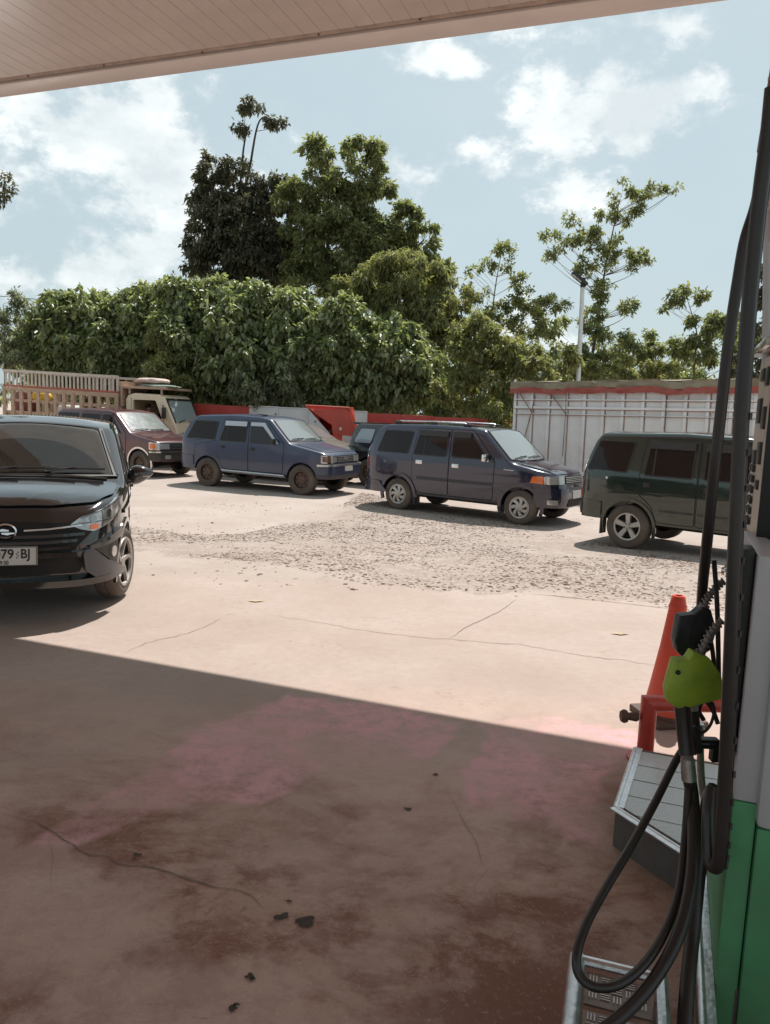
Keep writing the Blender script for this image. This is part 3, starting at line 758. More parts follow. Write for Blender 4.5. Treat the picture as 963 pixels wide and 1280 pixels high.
# ---- maroon van
def maroon():
    paint = mat('maroon_paint', (.085, .022, .026), .25, .1, coat=.8, var=.12, vscale=3, dust=.16, dustcol=(.2, .12, .10))
    root = empty('parked_van', label='maroon van with amber corner lamps between the black hatchback and the cream truck', cat='car', group='vans and cars parked in a row on the yard')
    c = Car(-2.25, 2.0, 1.66, [(-2.25, .85), (-2.22, 1.12), (-2.0, 1.60), (-1.8, 1.69), (-.6, 1.73), (.10, 1.71), (.35, 1.66), (.98, 1.14), (1.06, 1.11), (1.8, .98), (1.92, .94), (2.0, .86)], .42, 2.66, .345, nf=10, nr=8, belt=1.12, tum=.17, r=.06, crown=.03, arch=.40, slant=.05)
    place(root, (174, 596), heading=R(-29), c=c)
    link('body', c.body_mesh(), [paint, dark], root)
    S = c.side(-1); F = c.front(); T = c.topsurf()
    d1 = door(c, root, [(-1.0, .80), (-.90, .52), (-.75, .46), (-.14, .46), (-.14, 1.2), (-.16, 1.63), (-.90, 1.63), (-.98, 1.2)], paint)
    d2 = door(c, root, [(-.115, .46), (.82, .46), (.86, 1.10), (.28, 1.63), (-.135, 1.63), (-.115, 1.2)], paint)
    side_glass(c, root, [(-2.0, 1.14), (-1.08, 1.14), (-1.06, 1.58), (-1.88, 1.58)])
    side_glass(c, root, [(-.93, 1.12), (-.21, 1.12), (-.21, 1.58), (-.88, 1.58)], parent=d1, off=.014)
    side_glass(c, root, [(-.06, 1.12), (.68, 1.12), (.22, 1.58), (-.07, 1.58)], parent=d2, off=.014)
    handle(c, root, -.86, .98, -1, chrome, parent=d1); handle(c, root, .0, .97, -1, chrome, parent=d2)
    P(c, root, T, roundpoly([(.40, -.62), (.93, -.70), (.97, 0), (.93, .70), (.40, .62)], .05), 'windscreen', shield, .008, .012, .12, OUTT)
    P(c, root, T, lineal([(.375, -.63), (.94, -.715), (.99, -.3), (.995, 0), (.99, .3), (.94, .715), (.375, .63)], .028), 'windscreen_seal', paint, .012, .014, .1, OUTT)
    wiper(c, root, .93, -.12, .93, -.6); wiper(c, root, .93, .42, .95, -.05)
    P(c, root, T, roundpoly([(1.1, -.68), (1.88, -.70), (1.90, 0), (1.88, .70), (1.1, .68)], .05), 'bonnet', paint, .006, .008, .12, OUTT)
    flare(c, root, 1, chrome, .40, .445, .018); flare(c, root, -1, chrome, .40, .445, .018)
    for s in (-1, 1):
        P(c, root, F, roundpoly([(s*.36, .735), (s*1.0, .735), (s*1.0, .925), (s*.36, .925)], .012), 'headlight_surround', chrome, .012, .018, .1, OUTF)
        P(c, root, F, roundpoly([(s*.40, .76), (s*.78, .76), (s*.78, .90), (s*.40, .90)], .012), 'headlight', lamp_glass, .02, .02, .1, OUTF)
        P(c, root, F, roundpoly([(s*.81, .76), (s*.97, .76), (s*.97, .90), (s*.81, .90)], .012), 'indicator', amber, .02, .02, .08, OUTF)
    g = P(c, root, F, roundpoly([(-.35, .745), (.35, .745), (.35, .92), (-.35, .92)], .01), 'grille', dark, .01, .012, .1, OUTF)
    for z in (.76, .80, .84, .88): P(c, root, F, [(-.34, z), (.34, z), (.34, z+.018), (-.34, z+.018)], 'grille_bar', chrome, .022, .012, .3, OUTF, parent=g)
    P(c, root, F, roundpoly([(-1.0, .46), (1.0, .46), (1.0, .67), (-1.0, .67)], .03), 'front_bumper', black_trim, .06, .07, .08, OUTF)
    P(c, root, F, roundpoly([(-.95, .665), (.95, .665), (.95, .70), (-.95, .70)], .01), 'bumper_strip', chrome, .085, .03, .08, OUTF)
    for s in (-1, 1): P(c, root, F, roundpoly([(s*.42, .5), (s*.6, .5), (s*.6, .6), (s*.42, .6)], .02), 'fog_light', lamp_glass, .075, .02, .1, OUTF)
    wheels(c, root, 'steel', .2); underbody(c, root)


# ---- black hatchback
def black():
    paint = mat('black_paint', (.012, .011, .011), .10, .2, coat=1, var=.1, dust=.08, dustz=(.1, .9), dustcol=(.12, .10, .085))
    root = empty('parked_hatchback', label='glossy black hatchback facing the camera at the left edge, oval emblem and white number plate', cat='car', group='vans and cars parked in a row on the yard')
    c = Car(-1.98, 2.04, 1.68, [(-1.98, .85), (-1.9, 1.1), (-1.7, 1.36), (-1.5, 1.42), (-.4, 1.455), (.1, 1.44), (.36, 1.385), (1.16, .96), (1.24, .93), (1.75, .85), (1.93, .78), (2.04, .66)], .22, 2.525, .292, nf=4.0, nr=5, belt=.92, tum=.28, r=.08, crown=.045, arch=.345, slant=.30, tuck=.02)
    h = R(-71.5); A = gp(161, 747); hv = Vector((math.cos(h), math.sin(h), 0)); l = Vector((-hv.y, hv.x, 0))
    o = A-hv*c.wb/2-l*(c.W/2-.01); root.location = (o.x, o.y, A.z); root.rotation_euler = (0, 0, h)
    # nose-up onto the gentle slope
    root.rotation_euler = (Matrix.Rotation(h, 3, 'Z') @ Matrix.Rotation(R(-1.2), 3, 'Y')).to_euler()
    T = c.topsurf(); F = c.front(); SL = c.side(1)
    ws = roundpoly([(.42, -.56), (1.10, -.70), (1.155, -.35), (1.165, 0), (1.155, .35), (1.10, .70), (.42, .56), (.40, 0)], .05)
    cut1 = MB(); cut1.prism([(-1.3, .55), (.62, .55), (1.0, .84), (.95, .94), (.30, 1.30), (-1.3, 1.33)], -.6, .6, mi=1); cm = cut1.mesh('cavity')
    wc = patch(T, ws, .06, .16, .12, 'wcut', OUTT, closed=True)
    link('body', c.body_mesh(extra=[cm, wc]), [paint, mat('dark_cabin', (.05, .042, .036), .8)], root)
    # clear windscreen
    g = bpy.data.materials.new('clear_windscreen'); g.use_nodes = True; nt = g.node_tree; nt.nodes.clear(); N = nt.nodes.new; L = nt.links.new
    out = N('ShaderNodeOutputMaterial'); tr = N('ShaderNodeBsdfTransparent'); tr.inputs[0].default_value = (.85, .83, .79, 1); gl = N('ShaderNodeBsdfGlossy'); gl.inputs['Roughness'].default_value = .03
    fr = N('ShaderNodeFresnel'); fr.inputs[0].default_value = 1.48; mx = N('ShaderNodeMixShader'); L(fr.outputs[0], mx.inputs[0]); L(tr.outputs[0], mx.inputs[1]); L(gl.outputs[0], mx.inputs[2])
    df = N('ShaderNodeBsdfDiffuse'); df.inputs[0].default_value = (.35, .30, .25, 1); m2 = N('ShaderNodeMixShader')
    # wiper-swept dust: two arcs
    tc = N('ShaderNodeTexCoord'); sx = N('ShaderNodeSeparateXYZ'); L(tc.outputs['Object'], sx.inputs[0])

    def M(op, a, b=None):
        n = N('ShaderNodeMath'); n.operation = op; n.use_clamp = False
        for i, v in enumerate((a, b)):
            if v is None: continue
            if isinstance(v, (int, float)): n.inputs[i].default_value = v
            else: L(v, n.inputs[i])
        return n.outputs[0]

    def sector(y0, rad):
        dx = M('MULTIPLY', M('SUBTRACT', sx.outputs[0], 1.16), 1.18); dy = M('SUBTRACT', sx.outputs[1], y0)
        return M('LESS_THAN', M('SQRT', M('ADD', M('MULTIPLY', dx, dx), M('MULTIPLY', dy, dy))), rad)
    sw = M('MAXIMUM', sector(-.0, .62), sector(-.6, .5))
    nz = N('ShaderNodeTexNoise'); nz.inputs['Scale'].default_value = 9; nz.inputs['Detail'].default_value = 6; L(tc.outputs['Object'], nz.inputs[0])
    fac = M('MULTIPLY', M('SUBTRACT', .13, M('MULTIPLY', sw, .09)), M('ADD', nz.outputs[0], .5)); L(fac, m2.inputs[0]); L(mx.outputs[0], m2.inputs[1]); L(df.outputs[0], m2.inputs[2]); L(m2.outputs[0], out.inputs[0])
    P(c, root, T, ws, 'windscreen', g, .004, .004, .12, OUTT)
    P(c, root, T, lineal([(.395, -.585), (1.11, -.725), (1.17, -.36), (1.18, 0), (1.17, .36), (1.11, .725), (.395, .585)], .035), 'windscreen_seal', black_trim, .008, .012, .1, OUTT)
    P(c, root, T, lineal([(.39, -.58), (.375, 0), (.39, .58)], .012), 'roof_seam', dark, .003, .005, .1, OUTT)
    seat = mat('seat_fabric', (.09, .075, .065), .85)
    for y in (-.33, .33):
        b = MB(); b.box((-.05, y, .86), (.16, .46, .6), Matrix.Rotation(R(-14), 3, 'Y'), bev=.05); b.box((-.14, y, 1.18), (.10, .25, .17), bev=.04); b.build('front_seat', seat, root)
    b = MB(); b.box((.78, 0, .79), (.34, 1.16, .22), bev=.05); b.build('dashboard', black_trim, root)
    b = MB(); b.lathe([(.17, -.012), (.185, 0), (.17, .012), (.155, 0), (.17, -.012)], 24, 'X', (.52, -.33, .90)); b.build('steering_wheel', black_trim, root)
    b = MB(); b.box((.42, .0, 1.25), (.03, .2, .06), bev=.01); b.build('rear_view_mirror', black_trim, root)
    # crumpled green cloth on the dash
    bm = bmesh.new(); bmesh.ops.create_icosphere(bm, subdivisions=3, radius=1)
    for v in bm.verts:
        n = noise.noise(v.co*2.2)*.35+1; v.co = Vector((v.co.x*.10*n, v.co.y*.17*n, max(-.02, v.co.z*.075*n*(1+.4*v.co.y))))
    sharpen(bm, 60); me = bpy.data.meshes.new('dashboard_cloth'); bm.to_mesh(me); bm.free()
    dk = empty('cloth_on_dashboard'); bpy.data.objects.remove(dk)
    cl = link('cloth', me, mat('pale_green_cloth', (.62, .78, .68), .9, var=.2, bump=.3, bscale=20)); tag(cl, 'pale green cloth lying on the dashboard behind the windscreen of the black hatchback', 'cloth')
    cl.matrix_world = Matrix.Translation(root.location) @ root.rotation_euler.to_matrix().to_4x4() @ Matrix.Translation((.90, .18, .965))
    wiper(c, root, 1.13, -.28, 1.10, .22); wiper(c, root, 1.12, .18, 1.07, .64)
    b = MB(); pts = [T(1.175, y)+Vector((0, 0, .004)) for y in np.linspace(-.66, .66, 9)]; b.tube(pts, .014, 6); b.build('cowl_grille', black_trim, root)
    # bonnet with side creases
    P(c, root, T, roundpoly([(1.22, -.74), (1.55, -.72), (1.80, -.60), (1.91, -.3), (1.93, 0), (1.91, .3), (1.80, .60), (1.55, .72), (1.22, .74)], .05), 'bonnet', paint, .007, .009, .1, OUTT)
    # nose
    P(c, root, F, roundpoly([(-.62, .66), (-.42, .49), (.42, .49), (.62, .66), (.50, .70), (0, .72), (-.50, .70)], .03), 'grille', dark, .012, .016, .06, OUTF)
    gm = mat('grille_gloss_black', (.02, .019, .018), .2, coat=.6)
    for z, w in ((.525, .42), (.565, .47), (.61, .52)): P(c, root, F, lineal([(-w, z+.012), (-w/2, z), (0, z-.003), (w/2, z), (w, z+.012)], .022), 'grille_bar', gm, .03, .02, .1, OUTF)
    P(c, root, F, lineal([(.12, .652), (.28, .66), (.50, .685)], .012), 'chrome_strip', chrome, .034, .02, .1, OUTF)
    P(c, root, F, lineal([(-.12, .652), (-.28, .66), (-.50, .685)], .012), 'chrome_strip', chrome, .034, .02, .1, OUTF)
    # emblem
    FX = F(0, .655).x+.035; b = MB(); f = lambda a, bb, h_: (FX+h_-.25*bb, a, .655+bb)
    n = 32; ring = []
    vs = []; fs = []
    for k in range(n):
        th = 2*PI*k/n; vs.append(f(.076*math.cos(th), .058*math.sin(th), 0)); vs.append(f(.067*math.cos(th), .049*math.sin(th), .012)); vs.append(f(.057*math.cos(th), .041*math.sin(th), 0))
    for k in range(n):
        a, bb = 3*k, 3*((k+1) % n); fs += [(a, bb, bb+1, a+1), (a+1, bb+1, bb+2, a+2)]
    b.add(vs, fs)
    for sg in (-1, 1):
        b.prism([(sg*p[0], sg*p[1]) for p in [(-.062, .004), (.024, .004), (.024, .014), (-.016, .022), (-.04, .015), (-.06, .013)]], .0, .012, f)
    b.build('emblem', chrome, root)
    for s in (-1, 1):
        hp = roundpoly([(s*.42, .69), (s*.50, .655), (s*.60, .635), (s*.78, .68), (s*.95, .74), (s*1.10, .80), (s*1.12, .87), (s*.95, .865), (s*.75, .80), (s*.50, .745)], .02)
        hl = P(c, root, F, hp, 'headlight', mat('clear_headlamp', (.62, .61, .60), .1, .6, col2=(.28, .27, .26), vscale=16, coat=1), .014, .02, .05, OUTF)
        P(c, root, F, roundpoly([(s*.57, .65), (s*.63, .645), (s*.66, .67), (s*.63, .69), (s*.57, .685)], .02), 'indicator', amber, .019, .01, .05, OUTF, parent=hl)
        for (a, z, rr) in ((.60, .725, .030), (.78, .755, .036)):
            P(c, root, F, arc(s*a, z, rr, 0, 342, 19), 'lamp_bowl', mat('lamp_bowl_dark', (.30, .29, .28), .12, .9, coat=1), .018, .008, .05, OUTF, parent=hl)
        for ln in ([(s*.50, .735), (s*.60, .765), (s*.78, .81), (s*.98, .86)], [(s*.69, .665), (s*.70, .71), (s*.69, .78)], [(s*.44, .688), (s*.55, .70), (s*.67, .705), (s*.85, .715), (s*1.02, .775)]):
            P(c, root, F, lineal(ln, .010), 'lamp_divider', mat('lamp_divider', (.10, .10, .10), .2, .4, coat=1), .0165, .006, .05, OUTF, parent=hl)
        # lower cheek: dark triangular fog recess + fang with the sky's reflection painted in as blue
        P(c, root, F, roundpoly([(s*.62, .50), (s*.95, .54), (s*.99, .34), (s*.93, .32)], .02), 'fog_recess', black_trim, .012, .02, .05, OUTF)
        P(c, root, F, arc(s*.84, .455, .042, 0, 342, 19), 'fog_light', lamp_glass, .03, .03, .04, OUTF)
        P(c, root, F, roundpoly([(s*.55, .53), (s*1.0, .63), (s*1.03, .56), (s*.60, .505)], .02), 'bumper_cheek', paint, .03, .035, .05, OUTF)
        P(c, root, F, roundpoly([(s*.50, .49), (s*.57, .52), (s*.68, .43), (s*1.0, .30), (s*1.0, .26), (s*.66, .25), (s*.52, .36)], .02), 'bumper_fang', mat('fang_sky_tint', (.035, .04, .055), .35, coat=.6), .055, .06, .05, OUTF)
    P(c, root, F, roundpoly([(-.50, .34), (.50, .34), (.52, .48), (-.52, .48)], .03), 'lower_intake', dark, .012, .012, .08, OUTF)
    P(c, root, F, roundpoly([(-.54, .46), (.54, .46), (.60, .50), (-.60, .50)], .01), 'bumper_beam', paint, .04, .05, .08, OUTF)
    P(c, root, F, roundpoly([(-.80, .25), (.80, .25), (.76, .30), (-.76, .30)], .02), 'bumper_lip', paint, .06, .07, .08, OUTF)
    # number plate with its writing
    b = MB(); PX = F(0, .49).x+.07; b.box((PX, 0, .49), (.012, .43, .14), bev=.005); pl = b.build('number_plate', plate_mat, root); X0 = PX+.0065
    for txt, size, y0, z0 in (('079', .094, -.066, .476), ('BJ', .094, .104, .476), ('09·30', .040, -.045, .432)):
        me = text_mesh(txt, size, .0008, 1.0)
        o = link('plate_lettering', me, ink, pl); o.matrix_local = Matrix.Translation((X0, y0, z0)) @ Matrix(((0, 0, 1, 0), (1, 0, 0, 0), (0, 1, 0, 0), (0, 0, 0, 1))) @ Matrix.Scale({'079': .92, 'BJ': .86}.get(txt, .8), 4, (1, 0, 0))
    b = MB()
    for k in range(4): b.box((X0, .080+.010*(k % 2), .480+k*.013), (.001, .008, .01))
    b.build('plate_emblem', ink, pl)
    # border of the plate
    b = MB()
    for (y, z, dy, dz) in ((0, .556, .425, .005), (0, .424, .425, .005), (.211, .49, .005, .132), (-.211, .49, .005, .132)): b.box((X0, y, z), (.004, dy, dz))
    b.build('plate_border', ink, pl)
    # flank (car's left side)
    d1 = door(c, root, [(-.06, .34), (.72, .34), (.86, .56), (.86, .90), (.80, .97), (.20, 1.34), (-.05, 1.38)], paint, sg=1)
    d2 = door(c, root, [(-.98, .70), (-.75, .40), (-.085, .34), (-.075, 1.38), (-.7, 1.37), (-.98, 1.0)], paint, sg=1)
    side_glass(c, root, [(-.0, .95), (.66, .95), (.16, 1.30), (-.0, 1.32)], parent=d1, off=.012, sg=1)
    side_glass(c, root, [(-.85, .98), (-.13, .95), (-.13, 1.32), (-.62, 1.30)], parent=d2, off=.012, sg=1)
    handle(c, root, .07, .84, 1, paint, parent=d1); handle(c, root, -.83, .86, 1, paint, parent=d2)
    P(c, root, SL, lineal([(-.95, .73), (0, .76), (.8, .78), (1.4, .73)], .03), 'side_crease', paint, .016, .014, .1)
    flare(c, root, 1, paint, .335, .375, .014, sg=1); flare(c, root, -1, paint, .335, .375, .014, sg=1)
    P(c, root, SL, lineal([(-.8, .27), (.8, .27)], .07), 'sill_strip', paint, .022, .025, .2)
    for s in (-1, 1):
        m = MB(); bm = bmesh.new(); bmesh.ops.create_icosphere(bm, subdivisions=3, radius=1)
        vs = [Vector((v.co.x*.075*(1-.35*v.co.y), v.co.y*.118, v.co.z*.082*(1-.45*v.co.y)+.02*v.co.y)) for v in bm.verts]
        if s < 0: vs = [Vector((v.x, -v.y, v.z)) for v in vs]
        fs = [[v.index for v in f.verts] for f in bm.faces]; bm.free()
        y = s*c.W/2*c.prof(.98)
        m.add([v+Vector((.60, y+s*.12, .98)) for v in vs], fs); m.box((.62, y+s*.03, .92), (.07, .10, .05), bev=.015); m.build('wing_mirror', paint, root, ang=60)
        q = MB(); q.box((.655, y+s*.13, .965), (.02, .15, .012), bev=.004); q.build('mirror_indicator', lamp_glass, root)
        P(c, root, c.side(s), roundpoly([(1.68, .52), (1.72, .66), (1.69, .66), (1.65, .52)], .01), 'bumper_joint', dark, .003, .004, .1)
    b = MB(); b.tube([T(.44, .60)+Vector((0, 0, .004)), T(.75, .66)+Vector((0, 0, .004)), T(1.1, .74)+Vector((0, 0, .004))], .012, 6); b.build('pillar_trim', mat('pillar_gloss', (.03, .03, .03), .1, .5, coat=1), root)
    wheels(c, root, 'twist', .185, track=.71, steer=R(-16)); underbody(c, root)


# ---- vehicles mostly hidden
def simple_car(label, paint, c, front_px, heading, loc=None, rear_glass=None, style='steel', group='vans and cars parked in a row on the yard', sg=-1):
    root = empty('parked_car', label=label, cat='car', group=group)
    if loc: root.location = loc; root.rotation_euler = (0, 0, heading)
    else: place(root, front_px, heading=heading, c=c)
    link('body', c.body_mesh(), [paint, dark], root)
    T = c.topsurf(); F = c.front()
    h = c.zt(-.6)-.14
    side_glass(c, root, [(-1.86, 1.13), (-1.3, 1.13), (-1.2, h), (-1.66, h)], glass=rear_glass)
    side_glass(c, root, [(-1.05, 1.13), (-.2, 1.13), (-.2, h), (-1.0, h)])
    side_glass(c, root, [(-.05, 1.13), (.6, 1.13), (.22, h), (-.05, h)])
    P(c, root, T, roundpoly([(.50, -.62), (.98, -.70), (1.02, 0), (.98, .70), (.50, .62)], .05), 'windscreen', shield, .008, .012, .12, OUTT)
    wiper(c, root, .99, -.12, .98, -.6)
    P(c, root, T, roundpoly([(1.14, -.66), (1.82, -.66), (1.85, 0), (1.82, .66), (1.14, .66)], .05), 'bonnet', paint, .006, .008, .12, OUTT)
    for s in (-1, 1): P(c, root, F, roundpoly([(s*.42, .76), (s*.84, .76), (s*.84, .9), (s*.42, .9)], .012), 'headlight', lamp_glass, .02, .02, .1, OUTF)
    P(c, root, F, roundpoly([(-.39, .765), (.39, .765), (.39, .9), (-.39, .9)], .01), 'grille', dark, .01, .012, .1, OUTF)
    P(c, root, F, roundpoly([(-1.0, .42), (1.0, .42), (1.0, .66), (-1.0, .66)], .03), 'front_bumper', black_trim, .05, .06, .08, OUTF)
    wheels(c, root, style); underbody(c, root)
    return root


def others():
    top = [(-2.1, .85), (-2.07, 1.1), (-1.85, 1.42), (-1.65, 1.50), (-.6, 1.54), (.15, 1.52), (.42, 1.48), (1.02, 1.15), (1.1, 1.12), (1.8, .99), (1.93, .94), (2.02, .86)]
    c = Car(-2.1, 2.02, 1.66, top, .4, 2.66, .34, nf=9, nr=8, belt=1.12, tum=.17, r=.06, arch=.40, slant=.05)
    p = mat('sage_paint', (.16, .19, .16), .3, .2, coat=.7, var=.1, dust=.3)
    h = R(-25); nose = at(434, 566, 19.9); hv = Vector((math.cos(h), math.sin(h), 0))
    l = Vector((-hv.y, hv.x, 0)); o = nose-hv*2.0+l*.45
    simple_car('pale grey-green car almost hidden behind the dull blue van, only its bonnet showing', p, c, None, h, (o.x, o.y, -.3))
    top2 = [(-2.15, .9), (-2.12, 1.10), (-1.86, 1.56), (-1.7, 1.63), (-.6, 1.64), (.15, 1.62), (.42, 1.58), (1.02, 1.2), (1.1, 1.17), (1.8, 1.05), (1.93, 1.0), (2.02, .9)]
    c = Car(-2.15, 2.02, 1.72, top2, .42, 2.66, .36, nf=8, nr=6, belt=1.18, tum=.2, r=.07, arch=.42, slant=.05)
    p = mat('black_blue_paint', (.016, .018, .024), .15, .2, coat=1, var=.1, dust=.3)
    h = R(-30); hv = Vector((math.cos(h), math.sin(h), 0)); l = Vector((-hv.y, hv.x, 0))
    rear = at(433, 560, 20.6); o = rear+hv*2.12+l*.75
    rt = simple_car('blackish car tucked behind the shiny navy van, its bright rear side window showing', p, c, None, h, (o.x, o.y, -.3), rear_glass=mat('painted_glare_pane', (.30, .34, .37), .08, coat=1))  # pale pane colour imitates a white reflection
    b = MB(); b.box((-1.92, 0, 1.62), (.26, 1.2, .045), Matrix.Rotation(R(4), 3, 'Y'), bev=.015); b.build('roof_spoiler', p, rt)
    b = MB(); b.box((-1.78, -.76, .33), (.02, .22, .3)); b.build('mudflap', black_trim, rt)
    P(c, rt, c.side(-1), roundpoly([(-2.1, .46), (-1.8, .46), (-1.8, .68), (-2.1, .68)], .03), 'rear_bumper', black_trim, .03, .04, .1)
    c = Car(-2.0, 2.02, 1.66, [(-2.0, .85), (-1.9, 1.1), (-1.7, 1.35), (-1.3, 1.45), (-.4, 1.49), (.1, 1.47), (.36, 1.42), (1.1, 1.0), (1.2, .97), (1.8, .86), (1.93, .8), (2.02, .7)], .25, 2.55, .30, nf=5, nr=5, belt=.95, tum=.22, r=.07, arch=.35, slant=.1)
    p = mat('silver_paint', (.34, .35, .36), .3, .6, coat=1, dust=.2)
    h = R(-30)
    q = at(13, 520, 14.4); o = q-Vector((math.cos(h), math.sin(h), 0))*1.05
    root = empty('parked_car', (o.x, o.y, -.3), h, 'silver car at the far left edge, only a windscreen corner showing', 'car', 'vans and cars parked in a row on the yard')
    link('body', c.body_mesh(), [p, dark], root); T = c.topsurf()
    P(c, root, T, roundpoly([(.44, -.56), (1.05, -.68), (1.1, 0), (1.05, .68), (.44, .56)], .05), 'windscreen', shield, .008, .012, .12, OUTT)
    side_glass(c, root, [(-.9, 1.0), (-.1, 1.0), (-.1, 1.36), (-.7, 1.36)]); side_glass(c, root, [(0, 1.0), (.7, 1.0), (.15, 1.36), (0, 1.36)])
    wheels(c, root, 'alloy')


# ------------------------------------------------------------ ground
def ground_material():
    m = bpy.data.materials.new('yard_ground'); m.use_nodes = True; nt = m.node_tree; N = nt.nodes.new; L = nt.links.new; b = nt.nodes['Principled BSDF']
    tc = N('ShaderNodeTexCoord'); at_ = N('ShaderNodeAttribute'); at_.attribute_name = 'masks'; sep = N('ShaderNodeSeparateColor'); L(at_.outputs['Color'], sep.inputs[0])

    def NZ(s, d=6, r=.6, st=(1, 1, 1), rot=0, dist=0):
        mp = N('ShaderNodeMapping'); mp.inputs['Scale'].default_value = st; mp.inputs['Rotation'].default_value = (0, 0, rot); L(tc.outputs['Object'], mp.inputs[0])
        n = N('ShaderNodeTexNoise'); n.inputs['Scale'].default_value = s; n.inputs['Detail'].default_value = d; n.inputs['Roughness'].default_value = r; n.inputs['Distortion'].default_value = dist; L(mp.outputs[0], n.inputs[0]); return n.outputs[0]

    def MR(x, a, b_, c=0, d=1, smooth=False):
        n = N('ShaderNodeMapRange'); n.inputs[1].default_value = a; n.inputs[2].default_value = b_; n.inputs[3].default_value = c; n.inputs[4].default_value = d; L(x, n.inputs[0])
        if smooth: n.interpolation_type = 'SMOOTHSTEP'
        return n.outputs[0]

    def MX(f, a, b_, mode='MIX'):
        n = N('ShaderNodeMix'); n.data_type = 'RGBA'; n.blend_type = mode
        for i, v in ((0, f), (6, a), (7, b_)):
            if isinstance(v, tuple): n.inputs[i].default_value = (*v, 1)
            elif isinstance(v, (int, float)): n.inputs[i].default_value = v
            else: L(v, n.inputs[i])
        return n.outputs[2]

    def MM(op, a, b_, cl=True):
        n = N('ShaderNodeMath'); n.operation = op; n.use_clamp = cl
        for i, v in enumerate((a, b_)):
            if isinstance(v, (int, float)): n.inputs[i].default_value = v
            else: L(v, n.inputs[i])
        return n.outputs[0]
    base = MX(MR(NZ(.8, 8, .6), .35, .65), (.36, .295, .255), (.44, .375, .335))
    base = MX(MM('MULTIPLY', MR(NZ(14, 8, .75), .3, .7), .5), base, (.30, .23, .19))
    base = MX(MR(NZ(3.5, 6, .7, dist=.5), .60, .75, 0, .45), base, (.24, .16, .12))
    # red laterite stains near the pumps
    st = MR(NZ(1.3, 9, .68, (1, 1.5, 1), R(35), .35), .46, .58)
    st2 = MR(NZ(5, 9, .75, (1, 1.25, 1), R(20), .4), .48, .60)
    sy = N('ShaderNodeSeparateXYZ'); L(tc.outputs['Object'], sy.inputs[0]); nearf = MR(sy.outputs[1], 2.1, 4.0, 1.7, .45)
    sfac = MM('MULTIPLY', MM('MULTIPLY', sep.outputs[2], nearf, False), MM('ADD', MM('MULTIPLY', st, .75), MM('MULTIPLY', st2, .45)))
    base = MX(MM('MULTIPLY', sep.outputs[2], .75), base, (.62, .41, .325))  # near floor lightened in colour to make up for weak ambient light under canopy
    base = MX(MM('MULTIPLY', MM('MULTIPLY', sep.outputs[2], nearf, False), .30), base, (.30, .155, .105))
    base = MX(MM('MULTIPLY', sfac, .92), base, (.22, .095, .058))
    base = MX(MM('MULTIPLY', sep.outputs[2], MR(NZ(38, 9, .85, (1, 1.4, 1), R(30)), .55, .68, 0, .7)), base, (.13, .075, .055))
    base = MX(MM('MULTIPLY', sep.outputs[2], MR(NZ(7, 10, .8, (1, 2.0, 1), R(40), .5), .60, .68, 0, .6)), base, (.11, .06, .042))
    # grey-lilac worn film between the stains
    base = MX(MM('MULTIPLY', MM('MULTIPLY', sep.outputs[2], MR(NZ(.9, 6, .6, (1, 1, 1), 1), .48, .56)), .55), base, (.60, .43, .365))
    # fine crazing and grit of the old concrete
    vc = N('ShaderNodeTexVoronoi'); vc.feature = 'DISTANCE_TO_EDGE'; vc.inputs['Scale'].default_value = 2.1; mpv = N('ShaderNodeMapping'); L(tc.outputs['Object'], mpv.inputs[0])
    nv = N('ShaderNodeTexNoise'); nv.inputs['Scale'].default_value = 3; nv.inputs['Detail'].default_value = 8; L(tc.outputs['Object'], nv.inputs[0]); av = N('ShaderNodeVectorMath'); av.operation = 'MULTIPLY_ADD'; L(nv.outputs['Color'], av.inputs[0]); av.inputs[1].default_value = (.7, .7, 0); L(mpv.outputs[0], av.inputs[2]); L(av.outputs[0], vc.inputs['Vector'])
    craze = MM('MULTIPLY', MR(vc.outputs['Distance'], .002, .010, 1, 0), MR(NZ(1.3, 4, .6), .54, .64, 0, .3))
    base = MX(craze, base, (.13, .09, .07))
    base = MX(MR(NZ(90, 4, .7), .60, .72, 0, .38), base, (.20, .145, .12))
    base = MX(MR(NZ(34, 6, .8), .62, .70, 0, .35), base, (.19, .13, .105))
    sc1 = MM('MULTIPLY', MR(NZ(16, 9, .85, (.35, 2.6, 1), R(-28), .3), .60, .66), sep.outputs[2]); sc2 = MM('MULTIPLY', MR(NZ(21, 9, .85, (.3, 2.4, 1), R(42), .3), .62, .67), sep.outputs[2])
    base = MX(MM('MULTIPLY', MM('MAXIMUM', sc1, sc2), .5), base, (.12, .065, .048))
    base = MX(MM('MULTIPLY', MM('MULTIPLY', MR(NZ(55, 5, .8), .56, .66), sep.outputs[2]), .35), base, (.70, .54, .46))
    # worn pink paint
    pf = MM('MULTIPLY', MM('MULTIPLY', sep.outputs[0], 1.0), MM('MULTIPLY', MR(NZ(11, 9, .8), .38, .55, .15, 1), MR(NZ(1.6, 6, .6), .38, .56, .2, 1)))
    base = MX(pf, base, (.66, .36, .38))
    # gravelly dirt bed
    gf = MM('MULTIPLY', sep.outputs[1], MR(NZ(5, 7, .7), .35, .55))
    vor = N('ShaderNodeTexVoronoi'); vor.inputs['Scale'].default_value = 22; L(tc.outputs['Object'], vor.inputs[0])
    gcol = MX(MR(vor.outputs['Distance'], .1, .5), (.44, .38, .33), (.22, .17, .14))
    base = MX(MM('MULTIPLY', gf, .6), base, gcol)
    # dusty pale sheen farther out in the yard
    L(base, b.inputs['Base Color'])
    ro = MM('SUBTRACT', .85, MM('MULTIPLY', MM('MULTIPLY', sep.outputs[2], MR(NZ(1.5, 5), .35, .65)), .38)); L(ro, b.inputs['Roughness']); b.inputs['Specular IOR Level'].default_value = .35
